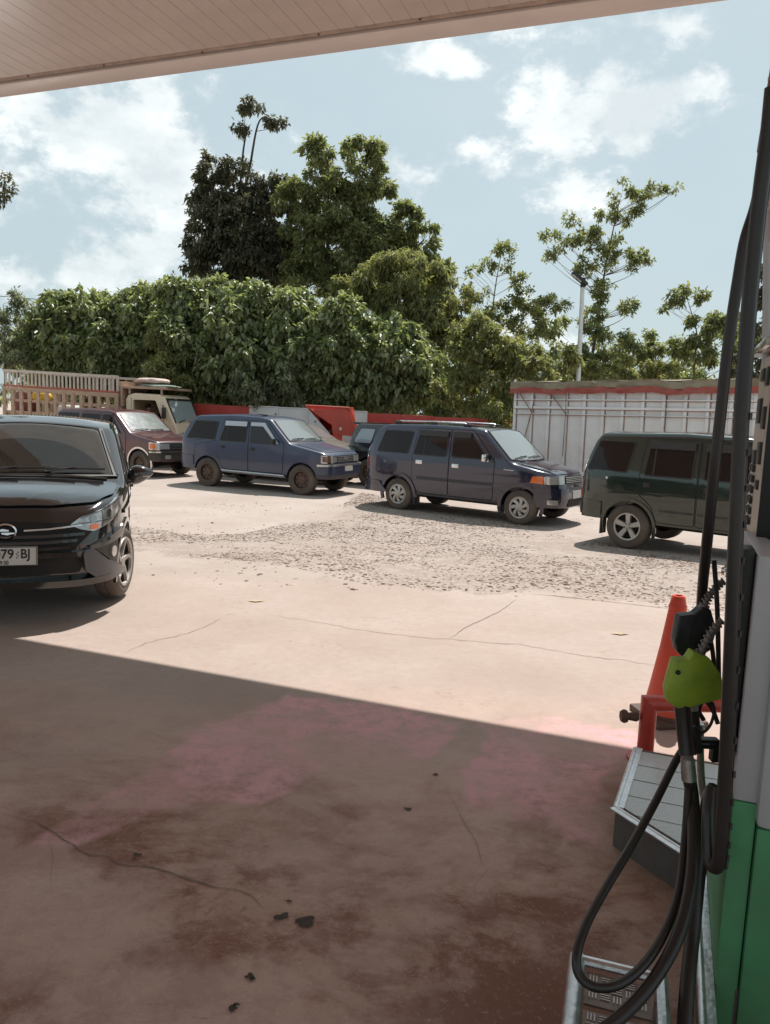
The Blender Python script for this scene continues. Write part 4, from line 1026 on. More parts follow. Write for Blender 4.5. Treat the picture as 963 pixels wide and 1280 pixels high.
    h = MM('ADD', MM('MULTIPLY', NZ(60, 5, .7), .35), MM('MULTIPLY', NZ(6, 6, .6), .65)); h = MM('ADD', h, MM('MULTIPLY', MM('MULTIPLY', vor.outputs['Distance'], sep.outputs[1]), 1.2), False)
    bp = N('ShaderNodeBump'); bp.inputs['Strength'].default_value = .55; bp.inputs['Distance'].default_value = .012; L(h, bp.inputs['Height']); L(bp.outputs[0], b.inputs['Normal'])
    return m


def inpoly(x, y, poly):
    n = len(poly); c = False; j = n-1
    for i in range(n):
        xi, yi = poly[i]; xj, yj = poly[j]
        if (yi > y) != (yj > y) and x < (xj-xi)*(y-yi)/(yj-yi)+xi: c = not c
        j = i
    return c


GRAVEL = [(100, 662), (165, 658), (240, 668), (300, 668), (350, 655), (420, 648), (430, 630), (455, 615), (520, 630), (640, 652), (720, 670), (810, 690), (930, 712), (930, 770), (800, 756), (660, 742), (560, 738), (450, 730), (380, 712), (330, 704), (230, 694), (100, 686)]
PINK = [[(360, 868), (505, 885), (560, 905), (520, 950), (430, 962), (320, 1000), (240, 1012), (120, 1070), (40, 1062), (110, 1010), (190, 965), (260, 910)],
        [(585, 905), (700, 900), (800, 915), (770, 960), (745, 1050), (600, 1010), (590, 950)]]
GRP = [tuple(gp(*p))[:2] for p in GRAVEL]; PKP = [[tuple(gp(*p))[:2] for p in q] for q in PINK]


def make_ground():
    def axis(segs):
        out = []
        for a, b, s in segs: out += list(np.arange(a, b-1e-6, s))
        return out+[segs[-1][1]]
    xs = axis([(-600, -100, 100), (-100, -14, 10), (-14, -3.4, .2), (-3.4, 2.2, .045), (2.2, 12, .2), (12, 100, 11), (100, 600, 100)])
    ys = axis([(-100, -4, 12), (-4, .9, .35), (.9, 7.2, .045), (7.2, 22, .2), (22, 40, 2), (40, 120, 16), (120, 900, 130)])
    vs = [(x, y, gz(y)) for y in ys for x in xs]; nx = len(xs)
    fs = [(j*nx+i, j*nx+i+1, (j+1)*nx+i+1, (j+1)*nx+i) for j in range(len(ys)-1) for i in range(nx-1)]
    me = bpy.data.meshes.new('ground'); me.from_pydata(vs, [], fs)
    ca = me.color_attributes.new('masks', 'FLOAT_COLOR', 'POINT'); dat = np.zeros((len(vs), 4), np.float32); dat[:, 3] = 1
    for i, (x, y, z) in enumerate(vs):
        if not (-12 < x < 9 and .5 < y < 20): 
            continue
        n = noise.noise(Vector((x*1.7, y*1.7, 0)))*.22+noise.noise(Vector((x*6, y*6, 3)))*.08
        n2 = noise.noise(Vector((x*1.7, y*1.7, 9)))*.22+noise.noise(Vector((x*6, y*6, 13)))*.08
        if y > 7:
            if inpoly(x+n*2.0, y+n2*2.0, GRP): dat[i, 1] = 1
        if y < 7.3:
            for q in PKP:
                if inpoly(x+n*.6, y+n2*.6, q): dat[i, 0] = 1
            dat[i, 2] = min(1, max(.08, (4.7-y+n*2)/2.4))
    ca.data.foreach_set('color', dat.ravel())
    for p in me.polygons: p.use_smooth = True
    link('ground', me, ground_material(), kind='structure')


def ribbons():
    """cracks and joints: thin dark seams lying 3 mm over the concrete"""
    m = mat('joint_dirt', (.20, .145, .115), .9, var=.4, vscale=30)
    m2 = mat('joint_grey', (.20, .17, .15), .9, var=.3)

    def rib(pix, w, jit, name, mm, seed):
        rnd = random.Random(seed); pts = [gp(*p) for p in pix]; P_ = []
        for a, b in zip(pts, pts[1:]):
            n = max(2, int((b-a).length/.05))
            for k in range(n): P_.append(a.lerp(b, k/n))
        P_.append(pts[-1]); vs = []; fs = []
        for i, p in enumerate(P_):
            t = (P_[min(i+1, len(P_)-1)]-P_[max(0, i-1)]).normalized(); nn = Vector((-t.y, t.x, 0)); o = nn*(noise.noise(Vector((i*.12, seed, 0)))*jit*2+noise.noise(Vector((i*.5, seed, 5)))*jit)
            ww = .55*w*(.45+.9*abs(noise.noise(Vector((i*.3, seed*3, 1))))+.25*rnd.random())*min(1, .15+i/6, .15+(len(P_)-1-i)/6)
            for s in (-1, 1):
                q = p+o+nn*s*ww/2; vs.append((q.x, q.y, gz(q.y)+.003))
        for i in range(len(P_)-1): fs.append((2*i, 2*i+1, 2*i+3, 2*i+2))
        me = bpy.data.meshes.new(name); me.from_pydata(vs, [], fs); link(name, me, mm, kind='structure')
    rib([(0, 1018), (45, 1045), (120, 1065), (190, 1078), (235, 1100), (290, 1125), (345, 1140)], .012, .05, 'concrete_crack', m, 1)
    rib([(60, 1052), (72, 1085), (60, 1110)], .006, .03, 'concrete_crack', m, 2)
    rib([(340, 770), (410, 780), (480, 792), (560, 800), (640, 806), (740, 820), (860, 838)], .012, .03, 'concrete_crack', m, 3)
    rib([(560, 800), (590, 780), (625, 765), (648, 748)], .014, .012, 'concrete_joint', m2, 4)
    rib([(660, 742), (740, 750), (830, 760), (930, 772)], .025, .01, 'concrete_joint', m, 5)
    rib([(150, 818), (200, 800), (250, 788), (280, 770)], .012, .05, 'concrete_crack', m2, 7)
    rib([(560, 990), (600, 1050), (590, 1130)], .004, .06, 'concrete_crack', m, 9)
    rib([(150, 900), (230, 930), (330, 935)], .004, .07, 'concrete_crack', m, 10)
    # oil spots and litter
    oil = mat('oil_stain', (.035, .022, .016), .75, col2=(.075, .05, .038), vscale=40)
    for k, (px, py, r) in enumerate([(383, 1154, .022), (352, 1147, .016), (172, 1069, .010), (510, 1012, .011), (545, 969, .008), (312, 1222, .010), (290, 1262, .010), (361, 1128, .006), (168, 1075, .006), (316, 1226, .006), (296, 1257, .006)]):
        c = gp(px, py); n = 20; vs = [(c.x, c.y, .0045)]
        for i in range(n):
            a = 2*PI*i/n; rr = r*(1+.9*noise.noise(Vector((math.cos(a)*1.2, math.sin(a)*1.2, k*3.7)))); vs.append((c.x+rr*1.4*math.cos(a), c.y+rr*math.sin(a), .0045))
        me = bpy.data.meshes.new('oil_stain'); me.from_pydata(vs, [], [(0, 1+i, 1+(i+1) % n) for i in range(n)]); link('oil_stain', me, oil, kind='structure')
    leafm = mat('dry_leaf', (.42, .32, .22), .8, var=.2)
    for k, (px, py, lab) in enumerate([(320, 752, 'small dry leaf on the concrete below the gravel, centre left'), (775, 793, 'dry pale leaf on the concrete left of the orange cone'), (548, 968, None)]):
        if not lab: continue
        c = gp(px, py); b = MB(); b.add([(c.x-.07, c.y, gz(c.y)+.006), (c.x-.01, c.y+.035, gz(c.y)+.010), (c.x+.08, c.y+.01, gz(c.y)+.01), (c.x, c.y-.035, gz(c.y)+.008)], [(0, 3, 2, 1)]); b.build('fallen_leaf', leafm, label=lab, cat='leaf')


def gravel():
    m = bpy.data.materials.new('gravel_stone'); m.use_nodes = True; nt = m.node_tree; b = nt.nodes['Principled BSDF']; b.inputs['Roughness'].default_value = .9
    a = nt.nodes.new('ShaderNodeAttribute'); a.attribute_name = 'tone'; r = nt.nodes.new('ShaderNodeValToRGB'); nt.links.new(a.outputs['Fac'], r.inputs[0]); nt.links.new(r.outputs[0], b.inputs[0])
    e = r.color_ramp.elements; e[0].color = (.10, .058, .042, 1); e[1].color = (.46, .40, .35, 1); e.new(.4).color = (.22, .155, .12, 1); e.new(.75).color = (.34, .28, .24, 1)
    ico = bmesh.new(); bmesh.ops.create_icosphere(ico, subdivisions=1, radius=1); bv = np.array([v.co[:] for v in ico.verts]); bf = np.array([[v.index for v in f.verts] for f in ico.faces]); ico.free()
    V = []; Fc = []; tone = []; n = 0
    xs = [p[0] for p in GRP]; ys = [p[1] for p in GRP]
    cnt = 0
    while cnt < 17000:
        x = random.uniform(min(xs), max(xs)); y = random.uniform(min(ys), max(ys))
        if not inpoly(x, y, GRP):
            if random.random() > .05 or not (7 < y < 16): continue
        d = noise.noise(Vector((x*.55, y*.55, 2)))*.5+.5+noise.noise(Vector((x*2, y*2, 2)))*.3
        if random.random() > (d-.30)*1.3: continue
        s = random.choice([.005, .008, .010, .013, .016]) if random.random() < .93 else random.uniform(.015, .028)
        s *= random.uniform(.7, 1.2); jit = rng.uniform(.7, 1.25, (12, 1)); sc = np.array([random.uniform(.8, 1.5), random.uniform(.8, 1.5), random.uniform(.3, .6)])
        v = bv*jit*sc*s; th = random.uniform(0, 6.3); c_, s_ = math.cos(th), math.sin(th)
        v = np.stack([v[:, 0]*c_-v[:, 1]*s_+x, v[:, 0]*s_+v[:, 1]*c_+y, v[:, 2]+gz(y)+s*.08], 1)
        V.append(v); Fc.append(bf+n); n += 12; t = random.random(); tone += [t]*12; cnt += 1
    me = bpy.data.meshes.new('gravel'); me.from_pydata(np.concatenate(V).tolist(), [], np.concatenate(Fc).tolist())
    at_ = me.attributes.new('tone', 'FLOAT', 'POINT'); at_.data.foreach_set('value', tone)
    tag(link('gravel', me, m), 'brown and grey stones scattered over the worn yard in front of the parked vans', 'gravel', kind='stuff')


# ------------------------------------------------------------ station frame directions
E1 = Vector((.345, .9386, 0)); E2 = Vector((.9386, -.345, 0)); ANG1 = math.atan2(E2.y, E2.x)


def canopy():
    H = 4.8
    A = CAM+ray(481, 54)*((H-CAMZ)/ray(481, 54).z)    # a point of the outer edge
    root = empty('forecourt_canopy', (A.x, A.y, H), ANG1, 'pinkish white canopy ceiling of narrow boards with a smooth edge trim, overhead', 'canopy')
    wm = mat('canopy_board', (.50, .40, .35), .38, var=.05, vscale=3, coat=.15)
    tm = mat('canopy_trim', (.62, .53, .49), .35, var=.05, vscale=2)
    gm = mat('canopy_groove', (.34, .25, .205), .7, var=.2)
    b = MB(); W = .16; Lg = 10.0
    b.prism([(0.001, .0), (.004, -.003), (W-.004, -.003), (W-.001, .0), (W-.001, .03), (.001, .03)], -Lg-.36, -.33)
    me = b.mesh('board', 20)
    x = -11.0; k = 0
    while x < 7: 
        o = link('board', me, wm, root); o.location = (x, 0, 0); x += W; k += 1
    b = MB(); b.box((-2, -Lg/2-.36, .045), (18, Lg, .02)); b.build('deck', gm, root)
    b = MB(); b.box((-2, -.31, .01), (18, .06, .03)); b.build('groove', gm, root)
    b = MB(); b.box((-2, -.13, .00), (18, .26, .05), bev=.012); b.build('edge_trim', tm, root)
    b = MB(); b.box((-2, -.02, .40), (18, .06, .74), bev=.01); b.build('fascia', tm, root)
    sm = MB(); sm.lathe([(.011, 0), (.011, -.008), (.001, -.010)], 8, 'Z'); sme = sm.mesh('screw')
    x = -10
    while x < 6:
        o = link('screw', sme, mat('rusty_screw', (.10, .05, .03), .7), root); o.location = (x+random.uniform(-.1, .1), -.31+random.uniform(-.02, .02), -.004); x += 1.05
    b = MB(); b.box((-2, -Lg-.40, .40), (18, .06, .84)); b.build('rear_fascia', tm, root)
    b = MB(); b.box((-2, -Lg/2-.2, .80), (18, Lg+.4, .04)); b.build('roof_sheet', gm, root)


# ------------------------------------------------------------ trees
def leaf_material(name, cols, tr=.35, rough=.5, spec=.35):
    m = bpy.data.materials.new(name); m.use_nodes = True; nt = m.node_tree; N = nt.nodes.new; L = nt.links.new; b = nt.nodes['Principled BSDF']
    a = N('ShaderNodeAttribute'); a.attribute_name = 'tone'; r = N('ShaderNodeValToRGB'); L(a.outputs['Fac'], r.inputs[0])
    e = r.color_ramp.elements; n = len(cols)
    e[0].color = (*cols[0], 1); e[1].color = (*cols[-1], 1)
    for i, c in enumerate(cols[1:-1]): e.new((i+1)/(n-1)).color = (*c, 1)
    L(r.outputs[0], b.inputs['Base Color']); b.inputs['Roughness'].default_value = rough; b.inputs['Specular IOR Level'].default_value = spec
    t = N('ShaderNodeBsdfTranslucent'); mul = N('ShaderNodeMix'); mul.data_type = 'RGBA'; mul.blend_type = 'MULTIPLY'; mul.inputs[0].default_value = 1; mul.inputs[7].default_value = (1.4, 1.4, .8, 1); L(r.outputs[0], mul.inputs[6]); L(mul.outputs[2], t.inputs[0])
    mx = N('ShaderNodeMixShader'); mx.inputs[0].default_value = tr; L(b.outputs[0], mx.inputs[1]); L(t.outputs[0], mx.inputs[2]); L(mx.outputs[0], nt.nodes['Material Output'].inputs[0])
    return m


bark = mat('bark', (.13, .10, .075), .9, var=.35, vscale=6, bump=.6, bscale=15, stretch=(1, 1, .3))
bark_dark = mat('dark_bark', (.06, .045, .038), .9, var=.3, vscale=6)
bark_pale = mat('pale_bark', (.26, .22, .18), .9, var=.3, vscale=6)


def leaves(points, dirs, size, per, droop, spread, width=.42, tone=(0, 1)):
    """leaf sprays: at each point `per` leaves fan out round dir and droop"""
    n = len(points); P0 = np.repeat(points, per, 0); D = np.repeat(dirs, per, 0); K = len(P0)
    rnd = rng.normal(size=(K, 3)); d = D*.55+rnd*spread; d[:, 2] -= droop*rng.uniform(.4, 1.3, K); d /= np.linalg.norm(d, axis=1)[:, None]+1e-9
    P0 = P0+rng.normal(size=(K, 3))*size*.35
    up = np.tile([0, 0, 1.], (K, 1))+rng.normal(size=(K, 3))*.45; s = np.cross(d, up); s /= np.linalg.norm(s, axis=1)[:, None]+1e-9; nn = np.cross(s, d)
    Ls = size*rng.uniform(.4, 1.3, K)[:, None]; Ws = Ls*width*.5
    sag = -np.array([0, 0, 1.])*Ls*.25*droop
    b0 = P0; tip = P0+d*Ls+sag
    l3 = P0+d*Ls*.32+s*Ws+nn*Ws*.3; l7 = P0+d*Ls*.72+s*Ws*.75+nn*Ws*.25+sag*.5; r3 = P0+d*Ls*.32-s*Ws+nn*Ws*.3; r7 = P0+d*Ls*.72-s*Ws*.75+nn*Ws*.25+sag*.5
    V = np.stack([b0, l3, l7, tip, r7, r3], 1).reshape(-1, 3)
    i = np.arange(K)*6; Fq = np.stack([np.stack([i, i+1, i+2, i+3], 1), np.stack([i, i+3, i+4, i+5], 1)], 1).reshape(-1, 4)
    ct = np.repeat(rng.uniform(tone[0], tone[1], n), per); T = np.clip(ct*.6+rng.uniform(0, 1, K)*.4, 0, 1)
    return V, Fq, np.repeat(T, 6)


def mesh_np(name, V, Fq, T):
    me = bpy.data.meshes.new(name); nv, nf = len(V), len(Fq)
    me.vertices.add(nv); me.vertices.foreach_set('co', V.astype(np.float32).ravel()); me.loops.add(nf*4); me.loops.foreach_set('vertex_index', Fq.astype(np.int32).ravel())
    me.polygons.add(nf); me.polygons.foreach_set('loop_start', np.arange(0, nf*4, 4, dtype=np.int32)); me.polygons.foreach_set('loop_total', np.full(nf, 4, np.int32))
    me.update(calc_edges=True); a = me.attributes.new('tone', 'FLOAT', 'POINT'); a.data.foreach_set('value', T.astype(np.float32)); return me


LEAF = {
    'dark': leaf_material('dark_leaf', [(.065, .062, .045), (.11, .108, .075), (.16, .16, .11)], .35),
    'broad': leaf_material('broad_leaf', [(.10, .125, .062), (.18, .22, .105), (.27, .30, .155), (.38, .40, .22)], .46, .42, .8),
    'mid': leaf_material('mid_leaf', [(.11, .125, .065), (.21, .23, .115), (.32, .34, .18)], .5),
    'yellow': leaf_material('yellow_leaf', [(.13, .14, .065), (.23, .24, .11), (.36, .36, .17)], .48),
    'pale': leaf_material('pale_leaf', [(.12, .14, .09), (.21, .23, .15), (.32, .34, .24)], .4),
}


def blobs_to_world(blobs, Y, depth=1.0):
    out = []
    for b in blobs:
        px, py, rx, ry = b[:4]; dy = b[4] if len(b) > 4 else 0; c = at(px, py, Y+dy); k = (Y+dy)/FPX
        out.append((np.array(c), np.array([rx*k, depth*.5*(rx+ry)*k, ry*k])))
    return out


LEAF_SIZE, LEAF_GAIN = .58, 3.1


def tree(name, label, cat, Y, trunk_px, blobs, kind, leaf, density, per=7, droop=.5, spread=.6, shell=.55, trunk_r=.14, limbs=18, barkm=None, group='trees and bushes along the back of the yard', depth=1.0, clump=.9, trunks=None, width=.42):
    """blobs: pixel ellipses of the crown seen in the photo, at distance Y; density: sprays per square metre of blob"""
    W = blobs_to_world(blobs, Y, depth)
    base = at(trunk_px[0][0], trunk_px[0][1], Y); root_loc = Vector((base.x, Y, -.3)); root = empty(name, root_loc, 0, label, cat, group)
    O = np.array(root_loc); pts = []; dirs = []; tips = []
    for c, r in W:
        area = 4*PI*((r[0]*r[1]+r[0]*r[2]+r[1]*r[2])/3); n = max(6, int(area*density*LEAF_GAIN))
        # sub-clumps inside the ellipsoid give the lumpy silhouette
        m = max(3, int(n/24*clump)); u = rng.normal(size=(m, 3)); u /= np.linalg.norm(u, axis=1)[:, None]; rad = (shell+(1-shell)*rng.random(m))**.6
        cc = c+u*r*rad[:, None]*.92
        sz = np.clip((r.mean())*rng.uniform(.14, .30, m), .18, .75)
        idx = rng.integers(0, m, n); v = rng.normal(size=(n, 3)); v /= np.linalg.norm(v, axis=1)[:, None]; v[:, 2] = v[:, 2]*.75+.12
        p = cc[idx]+v*(sz[idx]*rng.uniform(.5, 1.05, n))[:, None]
        d = v+u[idx]*.5; d /= np.linalg.norm(d, axis=1)[:, None]
        pts.append(p); dirs.append(d); tips += list(cc[rng.permutation(m)[:max(2, min(m, limbs//len(W)+1))]])
    pts = np.concatenate(pts); dirs = np.concatenate(dirs)
    keep = pts[:, 2] > -.25; pts, dirs = pts[keep], dirs[keep]
    V, Fq, T = leaves(pts-O, dirs, leaf*LEAF_SIZE, per, droop, spread, width)
    cm = mesh_np('crown', V, Fq, T)
    link('crown', cm, LEAF[kind], root, kind='stuff')
    b = MB(); bk = barkm or bark
    for tp in (trunks or [trunk_px]):
        tw = [at(x, y, Y) for x, y in tp]; tw[0].z = min(tw[0].z, -.35)
        trunk_r_ = trunk_r*.62; n = len(tw); path = spline([p-root_loc for p in tw], 5); rr = [trunk_r_*(1-.8*i/(len(path)-1)) for i in range(len(path))]
        b.tube(path, rr, 8)
        mine = tips if trunks is None else [t for t in tips if min(range(len(trunks)), key=lambda q: abs(at(*trunks[q][-1], Y).x-t[0])) == trunks.index(tp)]
        for t in mine:
            t = Vector(t)-root_loc
            if t.z > path[-1].z+1.0: continue
            zz = t.z-abs(t.x-path[-1].x)*.45-.3
            q = min(range(len(path)), key=lambda i: abs(path[i].z-zz)); s = path[q]; mid = s.lerp(t, .55)+Vector((random.uniform(-.2, .2), random.uniform(-.2, .2), -.12*(t-s).length*.4))
            lp = spline([s, mid, t], 4); r0 = rr[q]*.42; b.tube(lp, [max(.006, r0*(1-.85*i/(len(lp)-1))) for i in range(len(lp))], 5, cap=False)
    b.build('trunk', bk, root)
    return root


def vegetation():
    G = 'trees and bushes along the back of the yard'
    # tall trees behind
    tree('tall_tree', 'tall dark tree at left whose bare top carries three small umbrella tufts', 'tree', 33, [(285, 560), (285, 420), (292, 300), (300, 200), (312, 130)],
         [(285, 285, 40, 45), (315, 325, 42, 30), (262, 215, 22, 20), (300, 222, 30, 22), (250, 255, 22, 20), (300, 262, 45, 26), (255, 300, 30, 28), (310, 310, 50, 34), (250, 325, 26, 18), (345, 290, 28, 40), (350, 235, 20, 20), (358, 330, 30, 30), (330, 345, 40, 18),
          (316, 133, 16, 8), (300, 158, 11, 6), (343, 151, 15, 7), (280, 345, 36, 16), (335, 240, 18, 14)],
         'dark', .32, 10, per=8, droop=.6, spread=.55, clump=1.6, trunk_r=.13, limbs=40, shell=.35, barkm=bark_dark, trunks=[[(285, 560), (287, 420), (296, 300), (303, 200), (308, 160), (300, 157)], [(300, 560), (300, 300), (314, 200), (325, 150), (343, 150)], [(255, 560), (262, 400), (258, 300), (262, 220)], [(322, 560), (330, 420), (338, 320), (340, 250)]])
    tree('tall_tree', 'tall bushy tree right of the dark one, light green at its top and right side', 'tree', 32, [(405, 560), (408, 400), (412, 300), (415, 200)],
         [(425, 255, 42, 42), (415, 315, 55, 35), (475, 310, 40, 30), (398, 195, 26, 18), (450, 195, 34, 20), (385, 235, 32, 22), (440, 235, 42, 28), (480, 225, 16, 22), (390, 285, 40, 30), (450, 290, 40, 32), (420, 330, 44, 26), (490, 300, 36, 30), (520, 320, 34, 28), (365, 250, 22, 34), (500, 260, 16, 14), (545, 345, 26, 20), (510, 290, 20, 16), (470, 340, 40, 22), (375, 345, 30, 16), (515, 268, 24, 6), (535, 290, 20, 5), (400, 362, 44, 20), (450, 355, 40, 20), (395, 180, 8, 14), (470, 183, 16, 6)],
         'mid', .32, 10, per=8, droop=.5, spread=.6, clump=1.2, trunk_r=.24, limbs=40, shell=.35, trunks=[[(405, 560), (408, 400), (410, 300), (410, 200)], [(440, 560), (425, 420), (440, 330), (470, 200)], [(385, 560), (382, 400), (380, 330), (385, 250)], [(430, 560), (450, 400), (500, 330), (530, 300)]])
    # big-leaved hedge
    B = dict(per=9, droop=.85, spread=.55, width=.55, clump=2.6)
    tree('broadleaf_tree', 'broad-leaved drooping tree at left, behind the cream truck', 'tree', 27, [(120, 520), (115, 450), (110, 400)],
         [(70, 430, 45, 50), (130, 440, 55, 60), (185, 430, 40, 60), (80, 400, 36, 32), (125, 392, 42, 32), (170, 400, 40, 40), (100, 450, 50, 36), (160, 455, 45, 36), (55, 430, 22, 40), (190, 370, 26, 16), (75, 378, 22, 12)], 'broad', .34, 11, trunk_r=.12, shell=.5, **B)
    tree('broadleaf_tree', 'broad-leaved drooping tree between the cream truck cab and the blue van, full and rounded', 'tree', 26.5, [(270, 530), (270, 450), (265, 400)],
         [(230, 440, 50, 70), (300, 440, 55, 75), (365, 450, 45, 70), (225, 375, 34, 24), (270, 372, 40, 22), (320, 378, 40, 24), (365, 385, 36, 26), (235, 425, 40, 40), (290, 420, 42, 36), (350, 425, 45, 38), (250, 475, 45, 28), (310, 470, 42, 30), (210, 350, 10, 6), (285, 355, 14, 8)], 'broad', .34, 11, trunk_r=.12, shell=.5, **B)
    tree('broadleaf_tree', 'broad-leaved drooping tree above the red hopper, dark underneath', 'tree', 26, [(440, 530), (445, 470), (450, 430)],
         [(430, 460, 55, 55), (500, 460, 55, 55), (400, 420, 32, 30), (430, 400, 34, 30), (395, 470, 36, 32), (440, 450, 44, 44), (490, 440, 44, 46), (450, 490, 48, 24), (520, 470, 36, 34)], 'broad', .32, 11, trunk_r=.12, shell=.5, **B)
    tree('broadleaf_tree', 'pale yellowish green tree with narrow drooping leaves, just right of the tall pair', 'tree', 28, [(500, 530), (500, 440), (498, 380)],
         [(500, 355, 60, 40), (525, 400, 60, 44), (560, 375, 30, 30), (440, 360, 26, 22), (470, 350, 28, 24), (505, 345, 34, 26), (540, 355, 22, 26), (455, 375, 26, 22), (500, 385, 44, 26), (545, 390, 32, 26), (495, 325, 20, 14)], 'yellow', .30, 11, per=9, droop=.9, spread=.5, width=.3, trunk_r=.1, shell=.45)
    tree('bush', 'small light green bush beside the truck cab, in front of the broad-leaved trees', 'bush', 25, [(205, 530), (203, 480), (200, 430)],
         [(195, 425, 16, 18), (205, 455, 24, 24), (215, 485, 26, 22), (190, 480, 14, 16)], 'yellow', .17, 26, per=7, trunk_r=.05, shell=.3)
    tree('bush', 'pale grey-green bush low behind the low wall, left of the red hopper', 'bush', 25, [(330, 530), (330, 490), (335, 470)],
         [(320, 482, 34, 22), (350, 470, 24, 24), (345, 495, 34, 14)], 'pale', .24, 14, per=8, trunk_r=.05)
    tree('bush', 'sunlit yellow-green bush with loose sprays left of the tarp-covered truck', 'bush', 24, [(600, 540), (605, 500), (600, 440)],
         [(610, 430, 50, 26), (590, 410, 30, 20), (580, 450, 30, 28), (620, 440, 34, 26), (660, 445, 30, 26), (700, 455, 26, 24), (600, 490, 44, 30), (650, 480, 36, 26), (565, 480, 22, 24), (630, 515, 30, 20)], 'yellow', .26, 14, per=7, droop=.7, trunk_r=.07, limbs=26, barkm=bark_pale)
    tree('bush', 'scraggly bush at the left end of the tarp-covered truck, over the red wall band', 'bush', 22.5, [(628, 560), (625, 530), (622, 505)],
         [(610, 512, 18, 16), (632, 520, 16, 18), (625, 540, 18, 16)], 'yellow', .18, 20, per=6, trunk_r=.04, barkm=bark_pale)
    # slim and open trees right
    O = dict(per=7, droop=.25, spread=.7, shell=.15, clump=1.8)
    tree('slim_tree', 'slim young tree with airy whorls of leaves, left of the lamp post', 'tree', 29, [(612, 540), (614, 430), (618, 370), (628, 310)],
         [(628, 308, 17, 12), (607, 332, 16, 9), (652, 352, 14, 14), (590, 340, 8, 6), (640, 330, 10, 8), (598, 365, 20, 12), (635, 385, 22, 14), (660, 380, 22, 18), (690, 385, 26, 16), (685, 410, 22, 14), (610, 400, 20, 14), (645, 410, 24, 14)], 'mid', .25, 9, trunk_r=.08, limbs=50, **O)
    tree('open_tree', 'tall open tree with sparse leaves directly behind the lamp post', 'tree', 30, [(735, 560), (738, 470), (748, 400), (758, 330), (775, 250)],
         [(783, 236, 14, 12), (805, 245, 16, 14), (825, 240, 14, 7), (845, 236, 8, 4), (760, 262, 22, 14), (790, 270, 18, 14), (700, 300, 24, 14), (725, 295, 20, 14), (760, 300, 28, 16), (800, 325, 24, 10), (775, 330, 28, 16), (730, 335, 26, 14), (690, 320, 14, 8), (755, 365, 26, 16), (785, 385, 22, 12), (740, 395, 24, 18), (715, 275, 14, 6)], 'mid', .25, 8, trunk_r=.13, limbs=70, **O)
    tree('leafy_tree', 'dense dark shrub tree behind the truck, right of the lamp post', 'tree', 29, [(750, 540), (752, 480), (755, 430)],
         [(740, 430, 34, 26), (780, 440, 34, 24), (720, 455, 26, 20), (755, 465, 40, 20), (820, 455, 34, 20), (815, 425, 20, 14)], 'mid', .27, 9, per=8, trunk_r=.08)
    tree('leafy_tree', 'sunlit yellowish tree above the middle of the tarp-covered truck', 'tree', 27, [(790, 540), (790, 490), (790, 460)],
         [(765, 462, 30, 16), (810, 462, 34, 16), (720, 470, 20, 12), (850, 468, 24, 12)], 'yellow', .24, 13, per=8, trunk_r=.06)
    tree('leafy_tree', 'tree with a drooping large-leaved top just left of the pump hoses', 'tree', 28, [(870, 540), (868, 460), (872, 420), (860, 375)],
         [(845, 370, 18, 9), (872, 368, 13, 9), (835, 385, 10, 7), (880, 405, 24, 16), (905, 410, 26, 18), (870, 440, 34, 22), (905, 450, 30, 22), (850, 430, 20, 14)], 'mid', .30, 8, per=8, droop=.6, shell=.3, trunk_r=.09, limbs=30)
    tree('leafy_tree', 'leafy tree at the right edge behind the pump hoses', 'tree', 26, [(960, 540), (958, 450), (960, 380)],
         [(958, 345, 14, 16), (965, 380, 22, 22), (950, 410, 20, 16), (960, 445, 28, 20), (975, 340, 16, 26), (930, 455, 20, 18)], 'dark', .26, 12, per=8, trunk_r=.09)
    tree('leafy_tree', 'feathery pale tree at the left edge with layered sprays', 'tree', 26, [(5, 520), (6, 440), (4, 380)],
         [(8, 372, 24, 8), (25, 385, 14, 6), (0, 395, 26, 12), (10, 415, 28, 16), (20, 440, 26, 18), (-5, 440, 24, 24)], 'pale', .2, 14, per=7, droop=.5, trunk_r=.07)
    tree('leafy_tree', 'mid green bush at the far left behind the wooden truck bed', 'bush', 28, [(45, 520), (45, 480), (40, 430)],
         [(45, 415, 24, 22), (30, 455, 36, 24), (65, 460, 24, 22)], 'broad', .26, 12, per=8, trunk_r=.07)
    tree('leafy_tree', 'tree whose few leaves poke in high at the left edge of the photo', 'tree', 20, [(-60, 560), (-55, 400), (-50, 240)],
         [(-18, 240, 24, 14), (3, 236, 11, 11), (-55, 225, 40, 30), (4, 222, 6, 6)], 'dark', .2, 12, per=6, trunk_r=.1)
    tree('low_trees', 'loose light green thicket above the tarp-covered truck between the bigger trees', 'thicket', 32, [(800, 560), (800, 480), (800, 450)],
         [(690, 420, 34, 26), (730, 450, 50, 30), (790, 440, 50, 30), (850, 450, 50, 26), (910, 430, 40, 34), (665, 400, 26, 22), (640, 425, 40, 26), (940, 410, 26, 30), (780, 480, 120, 16)], 'mid', .30, 4.5, per=7, droop=.5, shell=.2, clump=1.6, trunk_r=.07, limbs=40, depth=.6, group=None)
    # dark backing thicket so the hedge has depth
    tree('thicket', 'dense thicket filling the gaps behind the hedge trees', 'thicket', 31, [(300, 560), (300, 470), (300, 430)],
         [(120, 500, 130, 26), (300, 500, 130, 26), (480, 505, 130, 26), (620, 505, 90, 26), (60, 450, 60, 40), (160, 440, 60, 50), (260, 430, 60, 50), (360, 435, 60, 46), (460, 440, 60, 50), (560, 455, 60, 50), (660, 470, 60, 36), (760, 485, 60, 26), (860, 485, 60, 26), (960, 480, 60, 36)], 'broad', .42, 6.0, per=8, droop=.7, trunk_r=.1, shell=.3, depth=.5, limbs=30, clump=2, group=None)


